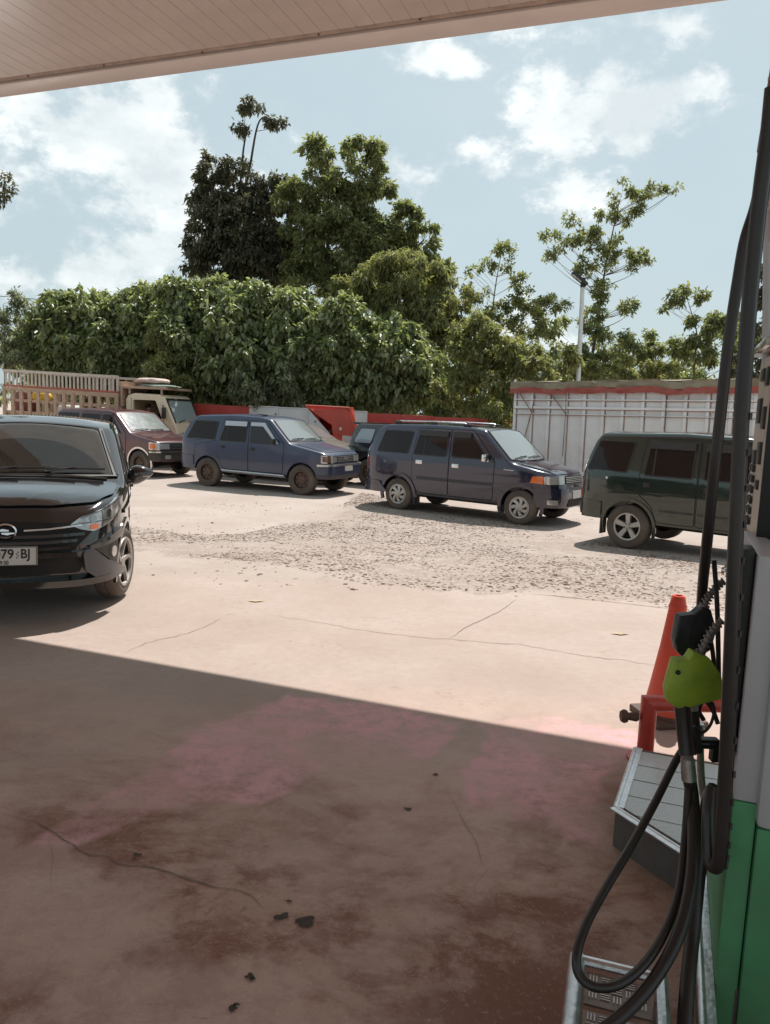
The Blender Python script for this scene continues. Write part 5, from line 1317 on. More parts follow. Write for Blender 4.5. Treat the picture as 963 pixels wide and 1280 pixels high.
# ------------------------------------------------------------ yard objects
def lamp_post():
    Y = 25; A = at(720, 560, Y); T_ = at(729, 352, Y); root = empty('street_lamp', (A.x, A.y, -.3), 0, 'white street lamp pole with a dark lamp head rising above the tarp-covered truck', 'lamp post')
    b = MB(); t = T_-Vector((A.x, A.y, -.3)); b.tube([(0, 0, 0), t*.5, t], [.085, .075, .065], 12); b.lathe([(.14, 0), (.14, .03), (.09, .04)], 12, 'Z'); b.build('pole', mat('galvanised_pole', (.62, .62, .60), .45, .3, var=.1), root)
    b = MB(); h = t+Vector((-.12, -.05, .08)); rot = Matrix.Rotation(R(38), 3, 'Y')
    b.box(h, (.62, .26, .12), rot, bev=.05); b.build('lamp_head', mat('lamp_head_black', (.02, .02, .02), .5), root)
    b = MB(); b.box(h+rot @ Vector((-.08, 0, -.065)), (.36, .2, .02), rot); b.build('lamp_lens', lamp_glass, root)
    b = MB(); b.tube([t-Vector((0, 0, .18)), t+Vector((.01, 0, .12))], .075, 10); b.build('bracket', mat('lamp_head_black', (.02, .02, .02), .5), root)


def box_truck():
    A = at(648, 482, 20.4); B = at(944, 480, 16.6); zt = .5*(A.z+B.z); z0 = .75
    d = Vector((B.x-A.x, B.y-A.y, 0)); L_ = d.length; th = math.atan2(d.y, d.x)
    root = empty('box_truck', (A.x, A.y, -.3), th, 'long white panel-sided truck body under an olive and red tarp', 'truck')
    z1 = A.z+.3-.06; slope = (B.z-A.z)/L_
    root.rotation_euler = (0, -math.atan(slope), th)
    L_ += .6
    wm = mat('truck_white', (.82, .80, .79), .5, col2=(.72, .69, .67), vscale=3, dust=.25, dustz=(.5, 2.4), dustcol=(.42, .33, .28))
    rust = mat('rust_seam', (.30, .17, .13), .8, var=.35)
    n = 13; w = L_/n
    for k in range(n):
        b = MB(); zb = .55
        b.box((w*(k+.5), 0, (zb+z1)/2), (w-.03, .03, z1-zb)); b.build('side_panel', wm, root)
    b = MB(); b.box((L_/2, .03, (.55+z1)/2), (L_, .02, z1-.57)); b.build('inner_sheet', rust, root)
    for k in range(n+1):
        b = MB(); b.box((w*k, -.035, (.55+z1)/2), (.075, .045, z1-.55), bev=.008); b.build('side_post', wm, root)
        b = MB(); b.box((w*k+.055, -.022, (.6+z1)/2), (.014, .012, z1-.62)); b.build('rust_seam', rust, root)
    for z, h in ((z1-.30, .03), (z1-.50, .06), (z1-.66, .02), (.6, .1)):
        b = MB(); b.box((L_/2, -.062, z), (L_+.05, .03, h), bev=.006); b.build('side_rail', wm, root)
        b = MB(); b.box((L_/2, -.050, z-h/2-.009), (L_, .03, .014)); b.build('rust_seam', rust, root)
    for (x0, za, x1, zb_) in ((.15, z1-.15, .55, z1-.65), (1.0, z1-.1, 1.55, z1-.7), (.62, z1-.2, .35, z1-1.3)):
        b = MB(); b.tube([(x0, -.075, za), (x1, -.075, zb_)], .013, 6); b.build('tie_rod', rust, root)
    b = MB()
    for x in (1.48, 4.0, 5.6): b.tube([(x, -.085, z1+.1), (x+.02, -.09, z1-.6), (x, -.085, 1.0)], .008, 5)
    b.build('tie_rope', mat('rope_brown', (.14, .09, .06), .9), root)
    b = MB(); b.box((-.0, 1.1, (.95+z1)/2), (.04, 2.2, z1-.95)); b.box((L_, 1.1, (.95+z1)/2), (.04, 2.2, z1-.95)); b.build('end_wall', wm, root)
    b = MB(); b.box((L_/2, 2.2, (.95+z1)/2), (L_, .04, z1-.95)); b.build('far_side', wm, root)
    b = MB(); b.box((L_/2, 1.1, .85), (L_, 1.0, .18)); b.box((L_/2, 1.1, .96), (L_, 2.18, .06)); b.build('chassis', dark, root)
    for x in (.9, 2.0, L_-1.2):
        for y in (.2, 2.0):
            b = MB(); b.lathe([(.30, -.12), (.46, -.13), (.48, -.1), (.48, .1), (.46, .13), (.30, .12), (.28, 0), (.30, -.12)], 28, c=(x, y, .48)); b.lathe([(.3, -.1), (.2, -.03), (.001, -.03)], 20, c=(x, y, .48)); b.build('truck_wheel', rubber, root)
    # tarp: sagging olive sheet with a hanging red hem
    def sheet(za, zb, y, m, name, seed, amp):
        nx, nz = 90, 5; vs = []; fs = []
        for i in range(nx+1):
            for j in range(nz+1):
                x = -.12+(L_+.2)*i/nx; t = j/nz; n_ = noise.noise(Vector((x*1.7, t*.6, seed)))
                zc = za+(zb-za)*t+.07*noise.noise(Vector((x*1.3, seed, 0)))+.03*noise.noise(Vector((x*6, seed, 2)))
                vs.append((x, y-.09*amp*n_-.05*amp*noise.noise(Vector((x*5, t*2, seed)))-.02, zc))
        for i in range(nx):
            for j in range(nz): a = i*(nz+1)+j; fs.append((a, a+1, a+nz+2, a+nz+1))
        b = MB(); b.add(vs, fs); o = b.build(name, m, root); return o
    olive = mat('olive_tarp', (.27, .225, .155), .75, var=.15, vscale=4, bump=.2, bscale=14); red = mat('red_hem', (.34, .085, .062), .7, var=.15, vscale=4)
    sheet(z1+.16, z1-.02, -.11, olive, 'tarp_edge', 3, 1.0); sheet(z1+.0, z1-.15, -.13, red, 'tarp_hem', 3, 1.0)
    nx, ny = 60, 12; vs = []; fs = []
    for i in range(nx+1):
        for j in range(ny+1):
            x = -.12+(L_+.2)*i/nx; y = -.14+2.45*j/ny; vs.append((x, y, z1+.155+.05*math.sin(PI*j/ny)+.03*noise.noise(Vector((x*1.3, 3 if j == 0 else 3+y, 0)))))
    for i in range(nx):
        for j in range(ny): a = i*(ny+1)+j; fs.append((a, a+1, a+ny+2, a+ny+1))
    b = MB(); b.add(vs, fs); b.build('tarp_top', olive, root)


def low_wall():
    """low metal wall behind the row, white with red bands"""
    A = at(225, 503, 25.5); B = at(660, 526, 23.0); d = Vector((B.x-A.x, B.y-A.y, 0)); L_ = d.length; th = math.atan2(d.y, d.x)
    root = empty('low_wall', (A.x, A.y, -.3), th, 'low white wall of steel panels with broken red bands, running behind the parked vans', 'wall')
    zA, zB = at(225, 503, 25.5).z+.3, B.z+.3
    wm = mat('wall_white', (.62, .60, .59), .55, var=.06, vscale=2, dust=.2, dustz=(0, 1.6)); red = mat('wall_red', (.44, .055, .04), .55, var=.12, vscale=3); rust = mat('rust_seam', (.30, .17, .13), .8, var=.35)

    def xat(px):   # distance along the wall of an image column
        r = ray(px, 520); n = Vector((-d.y, d.x, 0)).normalized(); t = (A-CAM).dot(n)/r.dot(n); p = CAM+r*t; return (p-A).dot(d.normalized())
    cols = [235, 273, 311, 348, 385, 425, 459, 500, 541, 603, 645]
    top = lambda x: zA+(zB-zA)*x/L_
    for a, b_ in zip(cols, cols[1:]):
        xa, xb = xat(a)+.01, xat(b_)-.01; zt = min(top(xa), top(xb)); redtop = (a < 311) or (a >= 459)
        b = MB(); h = zt-(.38 if redtop else 0)
        b.box(((xa+xb)/2, 0, h/2), (xb-xa, .06, h), bev=.01); b.build('wall_panel', wm, root)
        if redtop: b = MB(); b.box(((xa+xb)/2, -.01, zt-.185), (xb-xa, .07, .36), bev=.01); b.build('red_band', red, root)
        else:
            b = MB(); b.box(((xa+xb)/2, 0, zt+.02), (xb-xa+.02, .09, .035)); b.build('cap_rail', wm, root)
        b = MB(); b.box((xb+.01, -.035, zt/2), (.05, .05, zt)); b.build('wall_post', wm if not redtop else red, root)
    rr = random.Random(4)
    for px in (330, 345, 395, 405, 412, 445, 452):
        x = xat(px); b = MB(); b.lathe([(.035, 0), (.025, -.012), (.001, -.014)], 8, c=(x, -.033, top(x)-rr.uniform(.15, .7))); b.build('rust_spot', rust, root)


def hopper():
    Y = 22.2
    root = empty('red_hopper', at(415, 560, Y)*1.0, 0, 'red steel hopper with a sloping chute standing by the low white wall', 'hopper')
    root.location.z = -.3; O = root.location.copy()
    f = lambda x, y, dy=0: at(x, y, Y+dy)-O
    red = mat('hopper_red', (.50, .055, .03), .45, var=.15, vscale=3, coat=.2); red2 = red
    b = MB()
    # rim: back edge high, right side plate, left sloping plate, back plate
    tl, tr, tlb, trb = f(382, 507), f(437, 510), f(386, 509, .9), f(441, 510, .9)
    br, bl = f(447, 546), f(414, 530)
    brb, blb = f(440, 545, .6), f(418, 532, .6)
    th = .02

    def slab(p, name, off=Vector((0, .03, 0))):
        q = MB(); n = len(p); q.add(list(p)+[v+off for v in p], [tuple(range(n)), tuple(range(n, 2*n))[::-1]]+[(i, n+i, n+(i+1) % n, (i+1) % n) for i in range(n)]); return q.build(name, red, root)
    slab([tlb, trb, brb, blb], 'back_plate')
    slab([tl, tlb, blb, bl, f(415, 544)], 'chute_plate', Vector((.02, .0, -.03)))
    slab([f(434, 511), trb, brb, br], 'side_plate', Vector((.03, 0, 0)))
    slab([f(390, 512), f(434, 511, .02), br, f(427, 544), f(415, 541, 0), f(414, 530)], 'front_plate', Vector((0, .025, 0)))
    r = MB(); r.tube([tl, tr], .03, 8); r.tube([tr, f(447, 537)], .03, 8); r.tube([tl, f(413, 529)], .03, 8); r.tube([tl, tlb], .025, 6); r.tube([tr, trb], .025, 6); r.tube([tlb, trb], .025, 6); r.build('rim', red, root)
    r = MB(); a = f(421, 540, .2); base = Vector((a.x, a.y, 0)); r.box(((a.x), a.y, (a.z)/2), (.34, .3, a.z), bev=.02); r.box((a.x, a.y, .04), (.7, .6, .06)); r.build('column', red, root)
    r = MB(); r.tube([f(413, 538, -.05), f(412.5, 552, -.05)], .016, 6); r.tube([f(412, 538, -.05), f(416, 538, -.05)], .016, 6); r.build('lever', mat('lever_dark', (.08, .03, .03), .5), root)
    r = MB(); r.box(f(426, 536, -.03), (.07, .04, .09), bev=.01); r.build('latch', plate_mat, root)
    r = MB(); r.box(f(418, 552, -.1), (.22, .12, .06), bev=.01); r.build('step_bracket', plate_mat, root)


def cream_truck():
    th = R(-12); A = at(5, 470, 24.2); root = empty('stake_bed_truck', (A.x, A.y, -.3), th, 'cream truck with a high wooden slatted bed, cab beside the maroon van', 'truck')
    wood = mat('pinkish_wood', (.50, .34, .24), .75, col2=(.38, .25, .18), vscale=5, stretch=(1, 1, 5)); cream = mat('cream_paint', (.78, .62, .43), .4, coat=.4, var=.08, dust=.25, dustz=(.4, 2)); redm = mat('red_stripe', (.38, .09, .06), .6, var=.2)
    pale = mat('pale_wood', (.55, .47, .40), .75, var=.15)
    L_ = 3.95; D = 1.9; t0 = 2.78  # top rail height above ground
    tilt = -.022
    def z(x, h): return h+tilt*x

    def bx(name, x0, x1, y, h0, h1, t, m, par=root):
        b = MB(); xm = (x0+x1)/2; dz = tilt*(x1-x0) if x1-x0 > .3 else 0
        vs = []
        for yy in (y-t/2, y+t/2):
            for (x, h) in ((x0, h0), (x1, h0), (x1, h1), (x0, h1)): vs.append((x, yy, z(x, h) if dz else h+tilt*xm))
        b.add(vs, [(0, 1, 2, 3), (7, 6, 5, 4), (0, 4, 5, 1), (1, 5, 6, 2), (2, 6, 7, 3), (3, 7, 4, 0)]); return b.build(name, m, par)
    for sy in (0, D):
        if sy == 0:
            for k in range(30): x = .06+k*(L_-.12)/29; bx('picket', x-.022, x+.022, sy, 2.33, 2.74, .04, pale)
        else:
            for k in range(15): x = .06+k*(L_-.12)/14; bx('picket', x-.022, x+.022, sy, 2.33, 2.74, .04, pale)
        bx('top_rail', 0, L_, sy-.03, 2.72, 2.80, .05, pale)
        bx('red_rail', 0, L_, sy-.03, 2.28, 2.33, .07, redm)
        bx('bed_plank', 0, L_, sy-.03, 2.14, 2.27, .06, wood)
        for h in (1.83, 1.47): bx('bed_plank', 0, L_, sy-.03, h, h+.075, .06, wood)
        bx('bed_side', 0, L_, sy+.0, .95, 1.47, .05, wood)
        n = 13
        for k in range(n+1): x = k*(L_-.09)/n; bx('bed_stake', x, x+.11, sy-.07, .95, 2.16, .05, wood)
    # things seen through the slots: load of yellow and red sacks
    bx('front_board', L_-.0, L_+.05, D/2, .95, 2.5, D, wood); bx('bed_floor', 0, L_, D/2, .88, .96, D, wood)
    b = MB(); b.box((L_*.5, D/2, .75), (L_, .8, .2)); b.build('chassis', dark, root)
    # over-cab wooden board
    bx('cab_board', L_, L_+.10, D/2, 1.9, 2.64, D, wood); b = MB(); b.box((L_+.75, D/2, 2.38), (1.4, D-.1, .07), bev=.01); b.build('cab_rack', wood, root)
    for x in (L_+.3, L_+1.35): b = MB(); b.box((x, .1, 2.28), (.05, .05, .2)); b.build('rack_foot', wood, root)
    # cab
    prof = [(0, .75), (0, 2.02), (.08, 2.16), (.30, 2.22), (1.15, 2.20), (1.28, 2.12), (1.62, 1.36), (1.70, 1.18), (1.72, .75), (1.50, .62), (.2, .62)]
    cx = L_+.16
    b = MB(); b.prism([(cx+x, zz) for x, zz in prof], .08, D-.08)
    me = b.mesh('cab'); bm = bmesh.new(); bm.from_mesh(me); bmesh.ops.bevel(bm, geom=[e for e in bm.edges if e.calc_length() > .05 and len(e.link_faces) == 2 and e.calc_face_angle(0) > .5], offset=.05, segments=3, affect='EDGES', profile=.5); bm.to_mesh(me); bm.free()
    # window opening cut through
    o = bpy.data.objects.new('cab_tmp', me); COL.objects.link(o); cuts = []
    cb = MB(); cb.prism([(cx+.12, 1.0), (cx+1.35, 1.0), (cx+1.45, 1.35), (cx+1.17, 2.05), (cx+.12, 2.08)], .16, D-.16); cuts.append(cb.mesh('c'))
    cb = MB(); cb.prism(roundpoly([(cx+.26, 1.42), (cx+1.16, 1.42), (cx+1.20, 1.50), (cx+1.0, 2.02), (cx+.26, 2.02)], .05), -.2, .3); cuts.append(cb.mesh('c'))
    cb = MB(); dd = Vector((.34, 0, -.76)).normalized(); cb.prism([(cx+1.27, 2.03), (cx+1.58, 1.34), (cx+2.0, 1.4), (cx+1.8, 2.1), (cx+1.3, 2.09), (cx+1.1, 2.0), (cx+1.35, 1.38)][:0] or [(cx+1.15, 2.02), (cx+1.40, 1.42), (cx+1.8, 1.42), (cx+1.6, 2.02)], .2, D-.2); cuts.append(cb.mesh('c'))
    tmp = []
    for cm in cuts:
        co = bpy.data.objects.new('c', cm); COL.objects.link(co); tmp.append(co); md = o.modifiers.new('b', 'BOOLEAN'); md.operation = 'DIFFERENCE'; md.solver = 'EXACT'; md.object = co
    dg = bpy.context.evaluated_depsgraph_get(); dg.update(); me2 = bpy.data.meshes.new_from_object(o.evaluated_get(dg))
    for t in tmp+[o]: bpy.data.objects.remove(t)
    bm = bmesh.new(); bm.from_mesh(me2); sharpen(bm, 30); bm.to_mesh(me2); bm.free(); me2.materials.clear(); link('cab', me2, cream, root)
    # windscreen pane along the slope
    g = bpy.data.materials.new('truck_windscreen'); g.use_nodes = True; nt = g.node_tree; bs = nt.nodes['Principled BSDF']; bs.inputs['Base Color'].default_value = (.45, .50, .50, 1); bs.inputs['Roughness'].default_value = .1; bs.inputs['Alpha'].default_value = .62; bs.inputs['Coat Weight'].default_value = 1  # base colour lightened to imitate sky reflected in the glass
    b = MB(); b.prism([(cx+1.305, 2.06), (cx+1.315, 2.065), (cx+1.615, 1.395), (cx+1.605, 1.39)], .17, D-.17); b.build('windscreen', g, root)
    b = MB()
    for y0, y1 in ((.13, .19), (D-.19, D-.13)): b.prism([(cx+1.30, 2.09), (cx+1.33, 2.09), (cx+1.64, 1.37), (cx+1.61, 1.36)], y0, y1)
    b.prism([(cx+1.29, 2.10), (cx+1.33, 2.08), (cx+1.345, 2.04), (cx+1.31, 2.05)], .14, D-.14); b.build('windscreen_seal', black_trim, root)
    for y in (.3, 1.0):
        b = MB(); b.tube([(cx+1.66, y, 1.38), (cx+1.60, y+.5, 1.46)], .014, 6); b.build('wiper', black_trim, root)
    b = MB(); b.box((cx+1.42, D/2, 1.33), (.3, D-.5, .12), bev=.03); b.build('dashboard', black_trim, root)
    # door lines and mirror
    b = MB()
    for p, q in (((cx+.2, .8), (cx+.2, 2.08)), ((cx+1.28, .8), (cx+1.26, 1.5))): b.tube([(p[0], .078, p[1]), (q[0], .078, q[1])], .007, 4)
    b.build('door_gap', dark, root)
    b = MB(); b.box((cx+1.32, -.02, 1.66), (.07, .18, .34), bev=.03); b.tube([(cx+1.25, .1, 1.5), (cx+1.32, -.0, 1.5)], .012, 6); b.tube([(cx+1.2, .1, 1.9), (cx+1.32, -.0, 1.82)], .012, 6); b.build('wing_mirror', black_trim, root)
    b = MB(); b.box((cx+.35, .06, 1.25), (.14, .03, .04), bev=.01); b.build('door_handle', black_trim, root)
    b = MB(); b.box((cx+1.735, D/2, 1.0), (.02, 1.2, .16), bev=.01); b.build('grille', black_trim, root)
    for y in (.28, D-.28): b = MB(); b.box((cx+1.74, y, .98), (.03, .24, .16), bev=.02); b.build('headlight', lamp_glass, root)
    b = MB(); b.box((cx+1.75, D/2, .68), (.12, D-.2, .2), bev=.03); b.build('front_bumper', cream, root)
    for x in (.9, cx+.85):
        for y in (.18, D-.18):
            b = MB(); b.lathe([(.24, -.1), (.38, -.11), (.40, -.08), (.40, .08), (.38, .11), (.24, .1), (.22, 0), (.24, -.1)], 28, c=(x, y, .40)); b.lathe([(.24, -.08), (.15, -.03), (.001, -.03)], 18, c=(x, y, .40)); b.build('truck_wheel', rubber, root)
    # sacks seen between the slats and on the rack
    MW = root.matrix_basis if False else Matrix.Translation(root.location) @ Matrix.Rotation(th, 4, 'Z')

    def sack(loc, sx, sy, sz, m, label, seed, name='sack', grp=None):
        bm = bmesh.new(); bmesh.ops.create_icosphere(bm, subdivisions=3, radius=1)
        for v in bm.verts:
            n = 1+.16*noise.noise(v.co*1.8+Vector((seed, 0, 0))); s_ = abs(v.co.x)**3*.3; v.co = Vector((v.co.x*sx*n*(1 if True else 1), v.co.y*sy*n, math.copysign(abs(v.co.z)**.7, v.co.z)*sz*n*(1-s_*.6)))
        sharpen(bm, 70); me = bpy.data.meshes.new(name); bm.to_mesh(me); bm.free(); o = link(name, me, m, label=label, cat=name if name != 'load' else 'load', group=grp); o.matrix_world = MW @ Matrix.Translation(loc); return o
    sack((cx+.62, .6, 2.60), .55, .45, .10, mat('patterned_blanket', (.52, .28, .24), .85, col2=(.6, .55, .5), vscale=9), 'folded red and white patterned blanket on top of the cab rack of the cream truck', 2, 'blanket')
    sack((cx+.85, .6, 2.455), .62, .5, .05, mat('grey_green_blanket', (.26, .30, .24), .85, var=.2), 'grey-green folded tarp under the patterned blanket on the cab rack', 5, 'tarp')
    sack((1.02, .45, 2.0), .34, .3, .18, mat('yellow_sack', (.62, .42, .06), .7, var=.15), 'bright yellow sack showing through the slats of the wooden truck bed', 1)
    sack((2.9, .5, 1.38), .7, .3, .28, mat('red_sack', (.42, .09, .07), .75, var=.15), 'red sack behind the slats near the cab end of the truck bed', 3)
    sack((1.95, .5, 1.55), .42, .3, .28, mat('white_sack', (.62, .62, .62), .8, var=.08), 'white sack behind the slats, right of the yellow one', 4)
    sack((.35, .6, 1.75), .4, .35, .5, mat('maroon_sack', (.20, .08, .07), .8, var=.15), 'dark reddish load behind the slats at the tail end of the truck bed', 6, 'sack')
    # driver
    skin = mat('skin', (.20, .11, .075), .55); shirt = mat('pale_green_shirt', (.30, .38, .34), .8); hair = mat('hair_black', (.015, .012, .01), .6)
    dr = empty('person', (0, 0, 0), 0, 'driver in a pale green shirt at the open side window of the cream truck', 'person')
    dr.matrix_world = MW @ Matrix.Translation((cx+.58, .42, 1.06))
    me = bpy.data.meshes.new('body'); J = [(0, 0, 0, .17), (0, 0, .22, .15), (0, 0, .42, .17), (0, 0, .52, .09), (0.01, 0, .58, .055), (.02, -.01, .68, .10), (.03, -.01, .76, .095), (0, -.19, .45, .06), (.08, -.24, .25, .048), (.32, -.20, .20, .038), (.40, -.17, .24, .035), (0, .19, .45, .06), (.10, .24, .25, .048), (.34, .16, .24, .038), (.42, .14, .27, .035), (.30, -.1, -.02, .09), (.55, -.1, -.02, .07), (.30, .1, -.02, .09), (.55, .1, -.02, .07)]
    E_ = [(0, 1), (1, 2), (2, 3), (3, 4), (4, 5), (5, 6), (2, 7), (7, 8), (8, 9), (9, 10), (2, 11), (11, 12), (12, 13), (13, 14), (0, 15), (15, 16), (0, 17), (17, 18)]
    me.from_pydata([j[:3] for j in J], E_, []); o = bpy.data.objects.new('body_tmp', me); COL.objects.link(o)
    sk = o.modifiers.new('s', 'SKIN'); sv = me.skin_vertices[0].data if me.skin_vertices else None
    if sv is None:
        bm = bmesh.new(); bm.from_mesh(me); bm.verts.layers.skin.verify(); bm.to_mesh(me); bm.free(); sv = me.skin_vertices[0].data
    for i, j in enumerate(J): sv[i].radius = (j[3], j[3]*(.8 if i < 5 else 1)); sv[i].use_root = (i == 0)
    sb = o.modifiers.new('u', 'SUBSURF'); sb.levels = 2; dg = bpy.context.evaluated_depsgraph_get(); dg.update(); me2 = bpy.data.meshes.new_from_object(o.evaluated_get(dg)); bpy.data.objects.remove(o)
    me2.materials.clear(); me2.materials.append(shirt); me2.materials.append(skin)
    for p in me2.polygons:
        p.use_smooth = True; c_ = p.center; p.material_index = 1 if c_.z > .545 or (c_.x > .2 and c_.z > .1) else 0
    ob = bpy.data.objects.new('body', me2); COL.objects.link(ob); ob.parent = dr
    bm = bmesh.new(); bmesh.ops.create_icosphere(bm, subdivisions=3, radius=1)
    for v in bm.verts: v.co = Vector((v.co.x*.105, v.co.y*.098, v.co.z*.09))
    bmesh.ops.delete(bm, geom=[v for v in bm.verts if v.co.x > .03 and v.co.z < .03], context='VERTS'); sharpen(bm, 80); mh = bpy.data.meshes.new('hair'); bm.to_mesh(mh); bm.free(); hh = link('hair', mh, hair, dr); hh.location = (.01, -.01, .765)
    b = MB(); b.box((.125, -.01, .70), (.03, .025, .04), bev=.01); b.build('nose', skin, dr)
    st = MB(); st.box((cx+.35, D/2, 1.25), (.16, D-.4, .7), Matrix.Rotation(R(-8), 3, 'Y'), bev=.04); st.box((cx+.65, D/2, 1.0), (.6, D-.4, .1), bev=.03); st.build('bench_seat', mat('seat_fabric', (.09, .075, .065), .85), root)


def power_line():
    a, m_, b_ = at(-60, 366, 40), at(45, 374, 40), at(130, 388, 40)
    b = MB(); b.tube(spline([a, m_, b_], 8), .018, 6); root = b.build('cable', mat('cable_black', (.02, .02, .02), .6), None, label='thin overhead cable with a small clamp crossing the sky at the left edge', cat='cable')
    b = MB(); c = at(49, 378, 40); b.box(c, (.12, .12, .38), bev=.03); b.tube([c-Vector((0, 0, .15)), c+Vector((.45, 0, -.12))], .05, 8); b.build('clamp', mat('cable_black', (.02, .02, .02), .6), root)


# ------------------------------------------------------------ pump island
def frame_pt(O, a, b_, z): return O+E1*a+E2*b_+Vector((0, 0, z))


def island():
    # outline corners read off the photograph (on the top at .16 m)
    z = .16; c1 = gp(795, 935, z); c2 = gp(770, 1009, z); c3 = gp(853, 1062, z)
    far = c1+E2*1.3; near = c3-E1*.0
    n = (c3-c2); 
    c3 = Vector((c2.x+n.x*1.18, c2.y+n.y*1.18, z)); c4 = c3-E1*2.0; K = at(917, 1000, 1.90); w = (K-c3).dot(E2)-.012; t = (c3-K).dot(E1)
    c5 = c4+E2*w; c5b = c3-E1*t+E2*w; c6 = c3+E2*1.3; c6b = c3-E1*t+E2*1.3
    out = [c1, c2, c3, c4, c5, c5b, c6b, far]
    root = empty('pump_island', (c3.x, c3.y, 0), 0, 'low tiled pump island with a chamfered end and aluminium nosing, under the fuel nozzles', 'kerb'); O = Vector((c3.x, c3.y, 0))
    side = mat('island_side_grey', (.10, .088, .08), .7, var=.2, vscale=6, bump=.2); grout = mat('dark_grout', (.12, .09, .08), .9); tile = mat('grey_white_tile', (.52, .54, .52), .3, col2=(.44, .47, .46), vscale=70, detail=2, coat=.2)
    b = MB(); b.prism([(p.x-O.x, p.y-O.y) for p in out], .0, z-.012, lambda a, b_, h: (a, b_, h)); b.build('kerb_body', side, root)
    b = MB(); b.prism([(p.x-O.x, p.y-O.y) for p in out], z-.012, z-.004, lambda a, b_, h: (a, b_, h)); b.build('grout_bed', grout, root)
    # tiles: 0.3 m grid along E1/E2, clipped to the outline
    def clip(poly, a, b_):
        res = []; nn = Vector((-(b_-a).y, (b_-a).x)); 
        for i in range(len(poly)):
            p, q = poly[i], poly[(i+1) % len(poly)]; dp, dq = (p-a).dot(nn), (q-a).dot(nn)
            if dp >= 0: res.append(p)
            if dp*dq < 0: res.append(p+(q-p)*(dp/(dp-dq)))
        return res
    ol = [Vector((p.x-O.x, p.y-O.y)) for p in out]; cen = sum(ol, Vector((0, 0)))/len(ol)
    ar = sum(ol[i].x*ol[(i+1) % 8].y-ol[(i+1) % 8].x*ol[i].y for i in range(8)); ol2 = ol if ar > 0 else ol[::-1]
    e1 = Vector((E1.x, E1.y)); e2 = Vector((E2.x, E2.y)); s1, s2 = .155, .32; g = .004
    loc = lambda p: Vector((p.x-O.x, p.y-O.y))
    def shrink(pl, w):
        A2 = sum(pl[i].x*pl[(i+1) % len(pl)].y-pl[(i+1) % len(pl)].x*pl[i].y for i in range(len(pl))); pl = pl if A2 > 0 else pl[::-1]; res = []
        for i in range(len(pl)):
            p0, p, p2 = pl[i-1], pl[i], pl[(i+1) % len(pl)]; d1 = (p-p0).normalized(); d2 = (p2-p).normalized(); n1 = Vector((-d1.y, d1.x)); n2 = Vector((-d2.y, d2.x)); m_ = (n1+n2).normalized(); res.append(p+m_*w/max(.3, m_.dot(n1)))
        return res
    hullA = shrink([loc(c1), loc(c2), loc(c3), loc(c6), loc(far)], .028); hullB = shrink([loc(c3), loc(c4), loc(c5), loc(c3+E2*w)], .026)
    cnt = 0
    for i in range(-18, 14):
        for j in range(-5, 8):
            o = e1*(i*s1+.06)+e2*(j*s2-.02); q = [o+e1*g+e2*g, o+e1*(s1-g)+e2*g, o+e1*(s1-g)+e2*(s2-g), o+e1*g+e2*(s2-g)]
            if (q[1]-q[0]).x*(q[2]-q[1]).y-(q[1]-q[0]).y*(q[2]-q[1]).x < 0: q = q[::-1]
            q0 = q
            for hull in (hullA, hullB):
                q = q0
                for k in range(len(hull)):
                    q = clip(q, hull[k], hull[(k+1) % len(hull)])
                    if len(q) < 3: break
                if len(q) >= 3: break
            if len(q) < 3: continue
            a = abs(sum(q[k].x*q[(k+1) % len(q)].y-q[(k+1) % len(q)].x*q[k].y for k in range(len(q))))/2
            if a < 4e-4: continue
            zt = z+random.uniform(-.001, .001)
            b = MB(); b.prism([tuple(v) for v in q], z-.006, zt, lambda x, y, h: (x, y, h)); b.build('tile', tile, root, ang=20); cnt += 1
    # nosing
    for k in range(3):
        p, q = [Vector((v.x-O.x, v.y-O.y, z-.006)) for v in (out[k], out[k+1])]; b = MB(); d = (q-p).normalized(); b.tube([p-d*.0, q+d*.0], .012, 12); nn = Vector((-d.y, d.x, 0)); 
        inn = 1 if nn.dot(Vector((cen.x, cen.y, 0))-p) > 0 else -1
        m_ = (p+q)/2+nn*inn*.02; b.box((m_.x, m_.y, z+.0015), ((q-p).length, .022, .005), Matrix.Rotation(math.atan2(d.y, d.x), 3, 'Z')); b.build('nosing', alum, root)
    return O, out


